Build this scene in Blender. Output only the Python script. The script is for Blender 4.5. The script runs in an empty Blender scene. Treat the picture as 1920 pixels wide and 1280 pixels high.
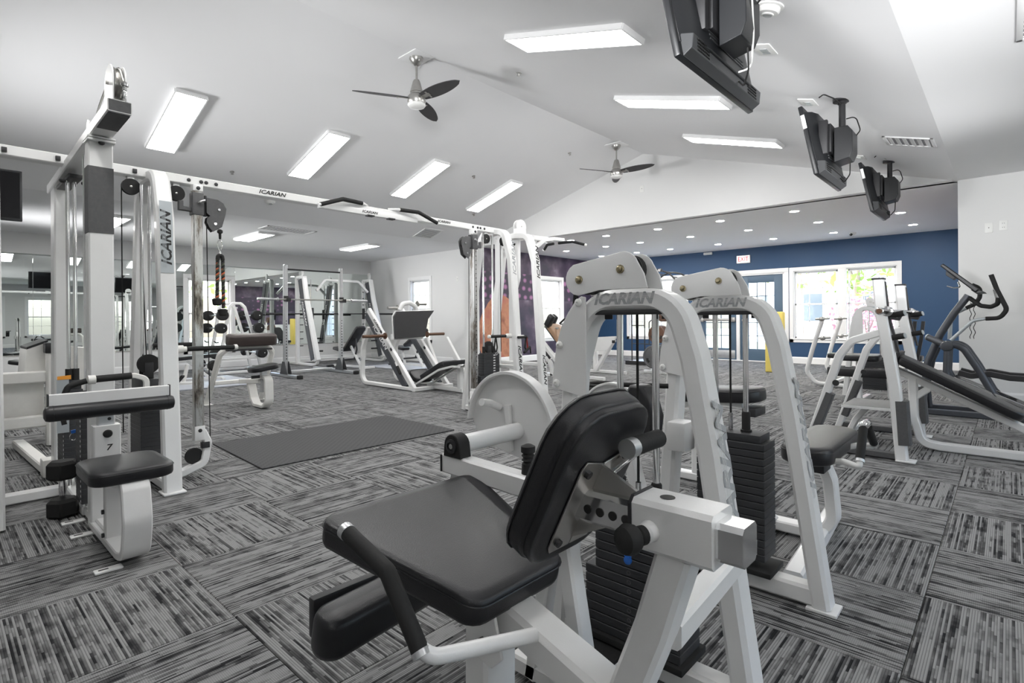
import bpy, bmesh, math, random
from mathutils import Vector, Matrix
V3 = Vector
PI = math.pi
scene = bpy.context.scene
COL = scene.collection
random.seed(7)

# ------------------------------------------------------------------ camera
CAM_H = 1.06
FPX = 1011.2                      # focal length in pixels of the 1920 px frame
YAW = math.radians(-42.68)        # looking towards -X / +Y
ROLL = math.radians(-0.455)
SHIFT = -41.2
_fw = V3((math.sin(YAW), math.cos(YAW), 0))
_rt = V3((math.cos(YAW), -math.sin(YAW), 0))
_up = V3((0, 0, 1))
_r2 = _rt * math.cos(ROLL) + _up * math.sin(ROLL)
_u2 = -_rt * math.sin(ROLL) + _up * math.cos(ROLL)
cam = bpy.data.cameras.new('camera')
camo = bpy.data.objects.new('camera', cam)
COL.objects.link(camo)
cam.sensor_width = 36.0
cam.lens = FPX / 1920 * 36
cam.shift_y = SHIFT / 1920
cam.clip_start = 0.05
m3 = Matrix((_r2, _u2, -_fw)).transposed()
camo.matrix_world = Matrix.Translation((0, 0, CAM_H)) @ m3.to_4x4()
scene.camera = camo

# ------------------------------------------------------------------ world, exposure
world = bpy.data.worlds.new('world')
scene.world = world
world.use_nodes = True
wn = world.node_tree
for n in list(wn.nodes): wn.nodes.remove(n)
wo = wn.nodes.new('ShaderNodeOutputWorld')
wb = wn.nodes.new('ShaderNodeBackground')
sky = wn.nodes.new('ShaderNodeTexSky')
sky.sky_type = 'NISHITA'
sky.sun_disc = False
sky.sun_elevation = math.radians(48)
sky.sun_rotation = math.radians(200)
sky.air_density = 1.0
sky.dust_density = 3.0
sky.ozone_density = 1.0
wb.inputs['Strength'].default_value = .38
wn.links.new(sky.outputs['Color'], wb.inputs['Color'])
wn.links.new(wb.outputs[0], wo.inputs['Surface'])
scene.view_settings.view_transform = 'Standard'
scene.view_settings.look = 'None'
scene.view_settings.gamma = 1
scene.view_settings.use_curve_mapping = False
scene.view_settings.exposure = 2.1
PANEL_EMIT = 6.0
DOWN_EMIT = 80.0

# fill spots added outside the frame to brighten the ceiling and far walls
def fill_spot(loc, az, el, cone, power):
    l = bpy.data.lights.new('added_fill_spot', 'SPOT'); l.energy = power; l.spot_size = math.radians(cone); l.spot_blend = 1.0; l.shadow_soft_size = .55
    l.color = (.985, .99, 1)
    o = bpy.data.objects.new('added_fill_spot', l); COL.objects.link(o)
    a, e = math.radians(az), math.radians(el)
    o.location = loc; o.rotation_euler = V3((math.cos(a) * math.cos(e), math.sin(a) * math.cos(e), math.sin(e))).to_track_quat('-Z', 'Y').to_euler()
fill_spot((.9, -1.2, 1.9), 130, 20, 58, 210)
fill_spot((-7.5, -2.0, 1.4), 68, 18, 60, 260)
fill_spot((-12.0, -1.8, 1.5), 80, 12, 42, 430)
fill_spot((1.2, 2.0, 1.4), 128, 20, 60, 135)
fill_spot((1.3, 6.3, 1.2), 195, 22, 60, 55)
fill_spot((-1.6, -1.6, 2.0), 80, 5, 26, 480)

# ------------------------------------------------------------------ pixel -> world (to set things at their measured places)
def _ray(px, py):
    return _r2 * ((px - 960) / FPX) + _u2 * (-(py - 640 - SHIFT) / FPX) + _fw
_C = V3((0, 0, CAM_H))
def onX(px, py, x): d = _ray(px, py); return _C + d * (x / d.x)
def onY(px, py, y): d = _ray(px, py); return _C + d * (y / d.y)
def onZ(px, py, z=0.0): d = _ray(px, py); return _C + d * ((z - CAM_H) / d.z)

# ------------------------------------------------------------------ materials
MATS = {}
def nodes_of(name):
    m = bpy.data.materials.new(name); m.use_nodes = True
    nt = m.node_tree
    bs = nt.nodes['Principled BSDF']
    MATS[name] = m
    return m, nt, bs
def N(nt, t, **kw):
    n = nt.nodes.new('ShaderNode' + t)
    for k, v in kw.items():
        if k in n.inputs: n.inputs[k].default_value = v
        else: setattr(n, k, v)
    return n
def L(nt, a, b): nt.links.new(a, b)
def mat(name, col, rough=.5, metal=0., spec=.5, noise=0., nscale=8., bump=0., bscale=200., coat=0.):
    m, nt, bs = nodes_of(name)
    bs.inputs['Base Color'].default_value = (*col, 1)
    bs.inputs['Roughness'].default_value = rough
    bs.inputs['Metallic'].default_value = metal
    bs.inputs['Specular IOR Level'].default_value = spec
    bs.inputs['Coat Weight'].default_value = coat
    tc = N(nt, 'TexCoord')
    if noise > 0:
        no = N(nt, 'TexNoise', Scale=nscale, Detail=4.0)
        L(nt, tc.outputs['Object'], no.inputs['Vector'])
        mx = N(nt, 'MixRGB'); mx.inputs['Color1'].default_value = (*[c * (1 - noise) for c in col], 1)
        mx.inputs['Color2'].default_value = (*[min(1, c * (1 + noise)) for c in col], 1)
        L(nt, no.outputs['Fac'], mx.inputs['Fac']); L(nt, mx.outputs[0], bs.inputs['Base Color'])
    if bump > 0:
        nb = N(nt, 'TexNoise', Scale=bscale, Detail=2.0)
        L(nt, tc.outputs['Object'], nb.inputs['Vector'])
        bp = N(nt, 'Bump', Strength=bump, Distance=.002)
        L(nt, nb.outputs['Fac'], bp.inputs['Height']); L(nt, bp.outputs[0], bs.inputs['Normal'])
    return m
white = mat('white_powder_coat', (.74, .74, .735), .32, noise=.03, nscale=14, bump=.08, bscale=350, coat=.15)
white_old = mat('worn_white_paint', (.76, .75, .72), .4, noise=.06, nscale=20, bump=.1, bscale=250)
vinyl = mat('black_vinyl', (.010, .010, .012), .36, spec=.5, noise=.15, nscale=6, bump=.25, bscale=420)
vinyl_brown = mat('dark_brown_vinyl', (.045, .033, .03), .38, noise=.15, nscale=6, bump=.25, bscale=420)
vinyl_tan = mat('worn_tan_vinyl', (.33, .20, .12), .45, noise=.35, nscale=5, bump=.2, bscale=300)
chrome = mat('polished_chrome', (.78, .78, .78), .12, 1.0, noise=.12, nscale=16)
steel = mat('brushed_nickel', (.5, .49, .47), .33, 1.0, noise=.08, nscale=30)
zinc = mat('silver_steel', (.55, .56, .57), .38, .85, noise=.1, nscale=18)
blackm = mat('black_painted_steel', (.02, .02, .022), .5, noise=.2, nscale=10, bump=.1, bscale=200)
plate_black = mat('black_stack_plate', (.03, .031, .034), .55, noise=.25, nscale=9, bump=.15, bscale=180)
rubber = mat('black_rubber', (.018, .018, .018), .7, spec=.3, noise=.2, nscale=12, bump=.2, bscale=150)
greyp = mat('charcoal_shroud', (.06, .064, .075), .45, noise=.1, nscale=12, bump=.1, bscale=200)
greyd = mat('dark_grey_texture', (.085, .085, .088), .7, noise=.2, nscale=60, bump=.4, bscale=400)
ell_grey = mat('graphite_metallic', (.075, .08, .092), .35, .4, noise=.1, nscale=14)
silverp = mat('silver_paint', (.42, .45, .47), .4, .4, noise=.06, nscale=12)
brownroll = mat('brown_bar_sleeve', (.12, .065, .04), .45, .5, noise=.4, nscale=30)
bluep = mat('blue_plastic', (.02, .13, .5), .35, noise=.1, nscale=20)
redp = mat('red_webbing', (.35, .03, .02), .6, noise=.2, nscale=30)
orange = mat('orange_label', (.75, .3, .03), .5, noise=.1, nscale=30)
yellow = mat('yellow_foam', (.72, .58, .14), .6, noise=.06, nscale=5, bump=.1, bscale=80)
gold = mat('brass_bolt', (.36, .31, .2), .3, 1.0, noise=.2, nscale=40)
black_ink = mat('black_ink', (.01, .01, .01), .5, noise=.1)
grey_ink = mat('grey_ink', (.33, .34, .35), .5, noise=.05)
white_ink = mat('white_ink', (.8, .8, .8), .5, noise=.05)
red_ink = mat('red_ink', (.8, .02, .04), .4, noise=.05)
trimw = mat('white_trim_paint', (.86, .86, .86), .4, noise=.015, nscale=6)
wall_paint = mat('pale_grey_wall_paint', (.74, .74, .735), .7, noise=.015, nscale=2.5, bump=.06, bscale=90)
ceil_paint = mat('white_ceiling_paint', (.88, .88, .885), .8, noise=.012, nscale=1.5, bump=.08, bscale=70)
blue_paint = mat('blue_wall_paint', (.020, .066, .15), .55, noise=.04, nscale=2.5, bump=.06, bscale=90)
door_blue = mat('blue_door_paint', (.075, .125, .185), .45, noise=.04, nscale=4)
plast_w = mat('white_plastic', (.82, .82, .8), .4, noise=.02, nscale=10)
plast_b = mat('black_tv_plastic', (.012, .013, .015), .38, noise=.2, nscale=6)
plast_g = mat('dark_grey_plastic', (.06, .062, .065), .5, noise=.15, nscale=8)
fanblade = mat('dark_wood_blade', (.045, .043, .045), .55, noise=.25, nscale=7)
treadm = mat('grey_tread_plate', (.17, .17, .17), .6, noise=.2, nscale=30, bump=.5, bscale=120)
platform_m = mat('pale_grey_platform', (.45, .47, .52), .35, noise=.08, nscale=6)

m, nt, bs = nodes_of('aged_chrome_rust')
bs.inputs['Metallic'].default_value = .85; bs.inputs['Roughness'].default_value = .3
tc = N(nt, 'TexCoord'); no = N(nt, 'TexNoise', Scale=14.0, Detail=8.0, Roughness=.75)
mp = N(nt, 'Mapping'); mp.inputs['Scale'].default_value = (1, 1, .22)
L(nt, tc.outputs['Object'], mp.inputs[0]); L(nt, mp.outputs[0], no.inputs['Vector'])
cr = N(nt, 'ValToRGB'); e = cr.color_ramp.elements
e[0].position = .33; e[0].color = (.06, .05, .045, 1); e[1].position = .52; e[1].color = (.55, .55, .54, 1)
x = cr.color_ramp.elements.new(.42); x.color = (.26, .23, .20, 1)
L(nt, no.outputs['Fac'], cr.inputs[0]); L(nt, cr.outputs[0], bs.inputs['Base Color'])
rusty = m

def emis(name, col, s):
    m, nt, bs = nodes_of(name)
    bs.inputs['Base Color'].default_value = (.9, .9, .9, 1)
    bs.inputs['Emission Color'].default_value = (*col, 1)
    bs.inputs['Emission Strength'].default_value = s
    return m
lens_m = emis('lit_panel_lens', (1, .99, .97), PANEL_EMIT)
down_m = emis('lit_downlight_lens', (1, .97, .92), DOWN_EMIT)
exit_m = emis('lit_exit_face', (1, .75, .75), .5)

m, nt, bs = nodes_of('mirror_glass')
bs.inputs['Base Color'].default_value = (.70, .74, .72, 1); bs.inputs['Metallic'].default_value = 1; bs.inputs['Roughness'].default_value = .0
mirror_m = m
m, nt, bs = nodes_of('window_glass')
nt.nodes.remove(bs)
out = nt.nodes['Material Output']
tr = N(nt, 'BsdfTransparent'); gl = N(nt, 'BsdfGlossy', Roughness=.02); lw = N(nt, 'LayerWeight', Blend=.12); ms = N(nt, 'MixShader')
mth = N(nt, 'Math', operation='MULTIPLY'); mth.inputs[1].default_value = .5
L(nt, lw.outputs['Fresnel'], mth.inputs[0]); L(nt, mth.outputs[0], ms.inputs[0])
L(nt, tr.outputs[0], ms.inputs[1]); L(nt, gl.outputs[0], ms.inputs[2]); L(nt, ms.outputs[0], out.inputs[0])
glass_m = m

def carpet(name, base, lo, hi):
    m, nt, bs = nodes_of(name)
    bs.inputs['Roughness'].default_value = .95; bs.inputs['Specular IOR Level'].default_value = .1
    uv = N(nt, 'UVMap'); oi = N(nt, 'ObjectInfo')
    sp = N(nt, 'SeparateXYZ'); L(nt, uv.outputs[0], sp.inputs[0])
    # per-object offset
    ro = N(nt, 'Math', operation='MULTIPLY'); ro.inputs[1].default_value = 57.0; L(nt, oi.outputs['Random'], ro.inputs[0])
    # yarn rows: a constant random tone per row, broken into dashes, over broad soft patches
    mu = N(nt, 'Math', operation='MULTIPLY'); mu.inputs[1].default_value = 135.0; L(nt, sp.outputs['Y'], mu.inputs[0])
    fl = N(nt, 'Math', operation='FLOOR'); L(nt, mu.outputs[0], fl.inputs[0])
    fr = N(nt, 'Math', operation='FRACT'); L(nt, mu.outputs[0], fr.inputs[0])
    cx = N(nt, 'CombineXYZ'); L(nt, fl.outputs[0], cx.inputs['X']); L(nt, ro.outputs[0], cx.inputs['Y'])
    n0 = N(nt, 'TexWhiteNoise', noise_dimensions='2D'); L(nt, cx.outputs[0], n0.inputs['Vector'])
    # dash cells along the row, start shifted per row
    sh = N(nt, 'Math', operation='MULTIPLY'); sh.inputs[1].default_value = 7.3; L(nt, n0.outputs['Value'], sh.inputs[0])
    vx = N(nt, 'Math', operation='MULTIPLY_ADD'); vx.inputs[1].default_value = 13.0; L(nt, sp.outputs['X'], vx.inputs[0]); L(nt, sh.outputs[0], vx.inputs[2])
    vf = N(nt, 'Math', operation='FLOOR'); L(nt, vx.outputs[0], vf.inputs[0])
    cd = N(nt, 'CombineXYZ'); L(nt, fl.outputs[0], cd.inputs['X']); L(nt, vf.outputs[0], cd.inputs['Y']); L(nt, ro.outputs[0], cd.inputs['Z'])
    n1 = N(nt, 'TexWhiteNoise', noise_dimensions='3D'); L(nt, cd.outputs[0], n1.inputs['Vector'])
    # loop tufts
    tx = N(nt, 'Math', operation='MULTIPLY'); tx.inputs[1].default_value = 170.0; L(nt, sp.outputs['X'], tx.inputs[0])
    tf = N(nt, 'Math', operation='FRACT'); L(nt, tx.outputs[0], tf.inputs[0])
    cx3 = N(nt, 'CombineXYZ'); L(nt, sp.outputs['X'], cx3.inputs['X']); L(nt, sp.outputs['Y'], cx3.inputs['Y']); L(nt, ro.outputs[0], cx3.inputs['Z'])
    n3 = N(nt, 'TexNoise', Scale=11.0, Detail=2.0); L(nt, cx3.outputs[0], n3.inputs['Vector'])
    a1 = N(nt, 'Math', operation='MULTIPLY'); a1.inputs[1].default_value = .50; L(nt, n0.outputs['Value'], a1.inputs[0])
    a2 = N(nt, 'Math', operation='MULTIPLY_ADD'); a2.inputs[1].default_value = .30; L(nt, n1.outputs['Value'], a2.inputs[0]); L(nt, a1.outputs[0], a2.inputs[2])
    a3 = N(nt, 'Math', operation='MULTIPLY_ADD'); a3.inputs[1].default_value = .62; L(nt, n3.outputs['Fac'], a3.inputs[0]); L(nt, a2.outputs[0], a3.inputs[2])
    rp = N(nt, 'ValToRGB'); e = rp.color_ramp.elements
    e[0].position = .38; e[0].color = (*lo, 1); e[1].position = .80; e[1].color = (*hi, 1)
    q = rp.color_ramp.elements.new(.60); q.color = (*base, 1)
    L(nt, a3.outputs[0], rp.inputs[0])
    gr = N(nt, 'MapRange'); gr.inputs['From Min'].default_value = 0; gr.inputs['From Max'].default_value = .4
    gr.inputs['To Min'].default_value = .35; gr.inputs['To Max'].default_value = 1
    L(nt, fr.outputs[0], gr.inputs['Value'])
    g2 = N(nt, 'MapRange'); g2.inputs['From Max'].default_value = .5; g2.inputs['To Min'].default_value = .7; L(nt, tf.outputs[0], g2.inputs['Value'])
    gm = N(nt, 'Math', operation='MULTIPLY'); L(nt, gr.outputs[0], gm.inputs[0]); L(nt, g2.outputs[0], gm.inputs[1])
    mm = N(nt, 'MixRGB', blend_type='MULTIPLY'); mm.inputs['Fac'].default_value = 1
    L(nt, rp.outputs[0], mm.inputs['Color1']); L(nt, gm.outputs[0], mm.inputs['Color2'])
    L(nt, mm.outputs[0], bs.inputs['Base Color'])
    bp = N(nt, 'Bump', Strength=.5, Distance=.003); L(nt, a3.outputs[0], bp.inputs['Height']); L(nt, bp.outputs[0], bs.inputs['Normal'])
    return m
carpet_m = carpet('striped_loop_carpet', (.125, .125, .126), (.022, .022, .024), (.29, .29, .29))

# ------------------------------------------------------------------ mesh helpers
def fillet(pts, r, n=5, closed=False):
    pts = [V3(p) for p in pts]
    if r <= 0 or len(pts) < 3: return pts
    out = [pts[0]]
    for i in range(1, len(pts) - 1):
        a, b, c = pts[i - 1], pts[i], pts[i + 1]
        u = (a - b); v = (c - b); lu, lv = u.length, v.length
        u.normalize(); v.normalize()
        ang = u.angle(v, PI)
        if ang > PI - .03: out.append(b); continue
        d = min(r / math.tan(ang / 2), lu * .48, lv * .48)
        rr = d * math.tan(ang / 2)
        p0 = b + u * d
        cen = b + (u + v).normalized() * (rr / math.sin(ang / 2))
        p1 = b + v * d
        x0 = (p0 - cen); x1 = (p1 - cen)
        tot = x0.angle(x1, 0)
        ax = x0.cross(x1)
        if ax.length < 1e-9: out.append(b); continue
        ax.normalize()
        for k in range(n + 1):
            out.append(cen + Matrix.Rotation(tot * k / n, 3, ax) @ x0)
    out.append(pts[-1])
    return out

def adopt(o, parent):
    # parts are modelled in world coordinates; things are empties that are only moved, never turned, when first built
    o.parent = parent
    if parent.parent is None and parent.type == 'EMPTY': o.matrix_parent_inverse = Matrix.Translation(-parent.location)

class MB:
    def __init__(s): s.bm = bmesh.new(); s.uv = None
    def _face(s, vs):
        try: return s.bm.faces.new(vs)
        except ValueError: return None
    def box(s, c, d, rot=None, bev=0., seg=2):
        ret = bmesh.ops.create_cube(s.bm, size=1)
        vs = ret['verts']
        for v in vs: v.co = V3((v.co.x * d[0], v.co.y * d[1], v.co.z * d[2]))
        if bev > 0:
            es = list({e for v in vs for e in v.link_edges})
            r = bmesh.ops.bevel(s.bm, geom=es, offset=min(bev, min(d) * .49), segments=seg, profile=.5, affect='EDGES')
            vs = list({v for f in r['faces'] for v in f.verts} | {v for v in vs if v.is_valid})
        M = Matrix.Translation(c)
        if rot is not None: M = M @ rot.to_4x4()
        bmesh.ops.transform(s.bm, matrix=M, verts=vs)
        return s
    def bx(s, a, b, bev=0., seg=2):
        a = V3(a); b = V3(b)
        return s.box((a + b) / 2, [abs(q) for q in (b - a)], None, bev, seg)
    def sweep(s, pts, prof, ref, closed=False, caps=True):
        """prof: list of (b, n) offsets; n along ref, b = tangent x ref"""
        pts = [V3(p) for p in pts]
        clean = [pts[0]]
        for p in pts[1:]:
            if (p - clean[-1]).length > 1e-5: clean.append(p)
        pts = clean; ref = V3(ref).normalized(); n = len(pts); rings = []
        for i, p in enumerate(pts):
            if closed: t0 = (p - pts[i - 1]).normalized(); t1 = (pts[(i + 1) % n] - p).normalized()
            else:
                t0 = (p - pts[i - 1]).normalized() if i else (pts[1] - p).normalized()
                t1 = (pts[i + 1] - p).normalized() if i < n - 1 else t0
            t = (t0 + t1)
            t = t.normalized() if t.length > 1e-6 else t0
            k = 1 / max(.35, math.sqrt(max(0, (1 + t0.dot(t1)) / 2)))
            nn = (ref - t * ref.dot(t))
            nn = nn.normalized() if nn.length > 1e-4 else V3((0, 0, 1))
            b = t.cross(nn)
            rings.append([s.bm.verts.new(p + b * (u * k) + nn * v) for u, v in prof])
        m = len(prof)
        R = n if closed else n - 1
        for i in range(R):
            A, B = rings[i], rings[(i + 1) % n]
            for j in range(m): s._face((A[j], A[(j + 1) % m], B[(j + 1) % m], B[j]))
        if caps and not closed:
            s._face(rings[0][::-1]); s._face(rings[-1])
        return s
    def tube(s, pts, r, fil=0., seg=12, ref=None, closed=False, fn=5):
        pts = fillet(pts, fil, fn)
        # parallel transport
        n = len(pts)
        t = (pts[1] - pts[0]).normalized()
        nn = t.orthogonal().normalized(); rings = []
        for i, p in enumerate(pts):
            t0 = (p - pts[i - 1]).normalized() if i else (pts[1] - p).normalized()
            t1 = (pts[i + 1] - p).normalized() if i < n - 1 else t0
            t = (t0 + t1); t = t.normalized() if t.length > 1e-6 else t0
            nn = (nn - t * nn.dot(t)); nn = nn.normalized() if nn.length > 1e-6 else t.orthogonal().normalized()
            b = t.cross(nn)
            rr = r[i] if isinstance(r, (list, tuple)) else r
            rings.append([s.bm.verts.new(p + (nn * math.cos(a) + b * math.sin(a)) * rr) for a in [2 * PI * k / seg for k in range(seg)]])
        for i in range(n - 1):
            A, B = rings[i], rings[i + 1]
            for j in range(seg): s._face((A[j], A[(j + 1) % seg], B[(j + 1) % seg], B[j]))
        s._face(rings[0][::-1]); s._face(rings[-1])
        return s
    def cyl(s, a, b, r, seg=20, r2=None): return s.tube([a, b], [r, r if r2 is None else r2], seg=seg)
    def bar(s, pts, w, h, ref=(0, 1, 0), fil=0., ch=None, closed=False, fn=5):
        """rectangular tube; h = size along ref, w = size in the bending plane"""
        ch = min(w, h) * .14 if ch is None else ch
        a, b = w / 2, h / 2
        prof = [(-a + ch, -b), (a - ch, -b), (a, -b + ch), (a, b - ch), (a - ch, b), (-a + ch, b), (-a, b - ch), (-a, -b + ch)]
        return s.sweep(fillet(pts, fil, fn), prof, ref, closed)
    def slab(s, poly, vec):
        """polygon (3D points) extruded by vec"""
        vec = V3(vec); poly = [V3(p) for p in poly]
        a = [s.bm.verts.new(p) for p in poly]; b = [s.bm.verts.new(p + vec) for p in poly]
        s._face(a[::-1]); s._face(b); n = len(a)
        for i in range(n): s._face((a[i], a[(i + 1) % n], b[(i + 1) % n], b[i]))
        return s
    def lathe(s, c, axis, prof, seg=28):
        """prof: list of (r, h) along axis from c"""
        axis = V3(axis).normalized(); u = axis.orthogonal().normalized(); w = axis.cross(u); c = V3(c)
        rings = []
        for r, h in prof:
            rings.append([s.bm.verts.new(c + axis * h + (u * math.cos(a) + w * math.sin(a)) * max(r, 1e-4)) for a in [2 * PI * k / seg for k in range(seg)]])
        for A, B in zip(rings, rings[1:]):
            for j in range(seg): s._face((A[j], A[(j + 1) % seg], B[(j + 1) % seg], B[j]))
        s._face(rings[0][::-1]); s._face(rings[-1])
        return s
    def quad(s, pts): s._face([s.bm.verts.new(p) for p in pts]); return s
    def build(s, name, m, parent=None, bev=0., smooth=True, sub=0, kind=None, ang=38):
        bmesh.ops.recalc_face_normals(s.bm, faces=s.bm.faces)
        me = bpy.data.meshes.new(name); s.bm.to_mesh(me); s.bm.free()
        me.materials.append(m)
        if smooth:
            me.shade_smooth()
            me.set_sharp_from_angle(angle=math.radians(ang))
        o = bpy.data.objects.new(name, me); COL.objects.link(o)
        if bev > 0:
            b = o.modifiers.new('bevel', 'BEVEL'); b.width = bev; b.segments = 2; b.limit_method = 'ANGLE'; b.angle_limit = math.radians(50)
            b.harden_normals = False
        if parent is not None: adopt(o, parent)
        if kind: o['kind'] = kind
        return o

def tag(o, label=None, cat=None, group=None, kind=None):
    if label: o['label'] = label
    if cat: o['category'] = cat
    if group: o['group'] = group
    if kind: o['kind'] = kind
    return o
def thing(name, label, cat, loc=(0, 0, 0), group=None):
    o = bpy.data.objects.new(name, None); COL.objects.link(o)
    o.empty_display_size = .1
    o.location = loc
    return tag(o, label, cat, group)
def copy_tree(o, off=(0, 0, 0), rotz=0., label=None, group=None):
    """copy of a thing with copies of its parts and sub-parts, moved by off / turned about its own base"""
    kids = {}
    for q in COL.objects:
        if q.parent is not None: kids.setdefault(q.parent.name, []).append(q)
    def rec(src, par):
        c = src.copy(); COL.objects.link(c); c.parent = par
        for ch in kids.get(src.name, []): rec(ch, c)
        return c
    r = rec(o, None)
    r.location = o.location + V3(off); r.rotation_euler = (0, 0, rotz)
    if label: r['label'] = label
    if group: r['group'] = group
    return r
def struct(o): o['kind'] = 'structure'; return o

def pad(name, c, d, m, parent, rot=None, r=.03, top=None, seam=True, seg=4, label=None):
    """upholstered cushion: rounded slab d=(x,y,z) with softened edges; top=(sx,sy) tapers +x end"""
    b = MB(); bm = b.bm
    dx, dy, dz = [q / 2 for q in d]
    # outline with rounded corners
    o2 = []
    cr_ = min(r * 1.6, dx * .9, dy * .9)
    for sx, sy, a0 in ((1, 1, 0), (-1, 1, 90), (-1, -1, 180), (1, -1, 270)):
        ty = dy * (top if (top is not None and sx > 0) else 1)
        for k in range(6):
            a = math.radians(a0 + 90 * k / 5)
            o2.append(((dx - cr_) * sx + math.cos(a) * cr_, (ty - cr_) * sy + math.sin(a) * cr_))
    e = min(dz * .45, .022)
    layers = [(-dz, -e * .7), (-dz + e * .3, -e * .2), (-dz + e, 0), (dz - e, 0), (dz - e * .35, -e * .22), (dz - e * .05, -e * .75), (dz + dz * .06, -e * 2.2)]
    rings = []
    for z, ins in layers:
        ring = []
        for x_, y_ in o2:
            ln = math.hypot(x_, y_)
            nx = x_ - (math.copysign(dx - cr_, x_) if abs(x_) > dx - cr_ else x_)
            fx = (dx + ins) / dx; fy = (dy + ins) / dy
            ring.append(bm.verts.new((x_ * fx, y_ * fy, z)))
        rings.append(ring)
    n = len(o2)
    for A, B in zip(rings, rings[1:]):
        for j in range(n): b._face((A[j], A[(j + 1) % n], B[(j + 1) % n], B[j]))
    b._face(rings[0][::-1]); b._face(rings[-1])
    M = Matrix.Translation(c)
    if rot is not None: M = M @ rot.to_4x4()
    bmesh.ops.transform(bm, matrix=M, verts=bm.verts)
    o = b.build(name, m, parent, ang=60)
    if label: o['label'] = label
    if seam:
        s = MB(); ps = []
        for x_, y_ in o2:
            ps.append(M @ V3((x_ * (1 + .001 / dx), y_ * (1 + .001 / dy), dz - e)))
        prof = [(math.cos(a) * .0022, math.sin(a) * .0022) for a in [2 * PI * k / 5 for k in range(5)]]
        nrm = (M.to_3x3() @ V3((0, 0, 1))).normalized()
        s.sweep(ps, prof, nrm, closed=True)
        s.build('seam', m, o)
    return o
def rot_axis(axis, deg): return Matrix.Rotation(math.radians(deg), 3, axis)

def text(name, body, org, xd, yd, h, m, parent, bold=.012, shear=.3, sx=1.15, depth=.0012, align='CENTER', slits=0, slit_mat=None):
    cu = bpy.data.curves.new(name, 'FONT'); cu.body = body; cu.size = 1; cu.align_x = align; cu.align_y = 'CENTER'
    cu.shear = shear; cu.offset = bold; cu.extrude = .5; cu.resolution_u = 2
    o = bpy.data.objects.new(name, cu)
    COL.objects.link(o)
    dg = bpy.context.evaluated_depsgraph_get(); dg.update()
    me = bpy.data.meshes.new_from_object(o.evaluated_get(dg))
    bpy.data.objects.remove(o)
    xd = V3(xd).normalized(); yd = V3(yd).normalized(); zd = xd.cross(yd)
    s = h / .72
    M = Matrix((xd * s * sx, yd * s, zd * depth)).transposed().to_4x4()
    me.transform(Matrix.Translation(V3(org)) @ M)
    me.name = name; me.materials.clear(); me.materials.append(m)
    t = bpy.data.objects.new(name, me); COL.objects.link(t)
    if parent is not None: adopt(t, parent)
    if slits:
        b = MB(); w = max(abs(v.co.dot(xd) - V3(org).dot(xd)) for v in me.vertices)
        for k in range(slits):
            q = V3(org) + yd * (h * (.08 + .42 * k / slits)) + zd * (depth * .6)
            b.slab([q - xd * w - yd * h * .016, q + xd * w - yd * h * .016, q + xd * w + yd * h * .016, q - xd * w + yd * h * .016], zd * depth * .5)
        b.build('lettering_stripe', slit_mat or white, t)
    return t
# ------------------------------------------------------------------ the room
XL, XM, XR, XE = -13.48, -9.05, -0.46, 5.0      # mirror wall, mural wall, inner corner, far right wall
YF, YG, YB = -4.0, 8.65, 13.56                  # front wall, gable plane, blue wall
HC = 2.755                                      # flat ceilings
WT = .14
def wall(name, axis, at, u0, u1, z0, z1, holes, m, side, t=WT):
    """wall slab on plane axis=at, body on the `side` (+1/-1) away from the room, with rectangular holes (u0,u1,z0,z1)"""
    us = sorted({u0, u1, *[h[0] for h in holes], *[h[1] for h in holes]}); zs = sorted({z0, z1, *[h[2] for h in holes], *[h[3] for h in holes]})
    b = MB()
    for i in range(len(us) - 1):
        run = None
        for j in range(len(zs) - 1):
            cu, cz = (us[i] + us[i + 1]) / 2, (zs[j] + zs[j + 1]) / 2
            solid = not any(h[0] < cu < h[1] and h[2] < cz < h[3] for h in holes)
            if solid:
                if run is None: run = [zs[j], zs[j + 1]]
                else: run[1] = zs[j + 1]
            if (not solid or j == len(zs) - 2) and run:
                p, q = sorted((at, at + side * t))
                if axis == 'y': b.bx((us[i], p, run[0]), (us[i + 1], q, run[1]))
                else: b.bx((p, us[i], run[0]), (q, us[i + 1], run[1]))
                run = None
    bmesh.ops.remove_doubles(b.bm, verts=b.bm.verts, dist=1e-5)
    return struct(b.build(name, m, smooth=False))
# openings
W_BACK = (-3.66, -1.70, .56, 2.12)       # double window right of the doors (blue wall)
W_DOOR = (-5.98, -3.86, 0.0, 2.11)       # french doors
W_BACKL = (-7.95, -6.28, .56, 2.12)      # window left of the doors
W_MUR = (10.90, 11.83, .56, 2.12)        # in the mural wall (y)
W_BL = (-11.62, -10.81, .56, 2.10)       # small window wall
W_L = (3.94, 4.86, .42, 2.05)            # left wall, between mirrors
W_R1, W_R2 = (1.2, 2.2, .5, 2.15), (3.0, 4.4, .5, 2.15)
W_R3 = (5.6, 7.0, .5, 2.15)
wall('wall_back', 'y', YB, XM - WT, XR + WT, 0, HC, [W_BACK, W_DOOR, W_BACKL], blue_paint, 1)
wall('wall_left', 'x', XL, YF, YG + WT, 0, HC, [W_L], wall_paint, -1)
wall('wall_back_left', 'y', YG, XL, XM, 0, HC, [W_BL], wall_paint, 1)
wall('wall_back_right', 'y', YG, XR, XE, 0, HC + .02, [], wall_paint, 1)
wall('wall_recess_left', 'x', XM, YG + WT, YB, 0, HC, [W_MUR], wall_paint, -1)
wall('wall_recess_right', 'x', XR, YG + WT, YB, 0, HC, [], wall_paint, 1)
wall('wall_right', 'x', XE, YF, YG + WT, 0, HC + .02, [W_R1, W_R2, W_R3], wall_paint, 1)
wall('wall_front', 'y', YF, XL, XE, 0, 4.2, [], wall_paint, -1)
RIDGE = (-4.77, 3.988)
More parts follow.
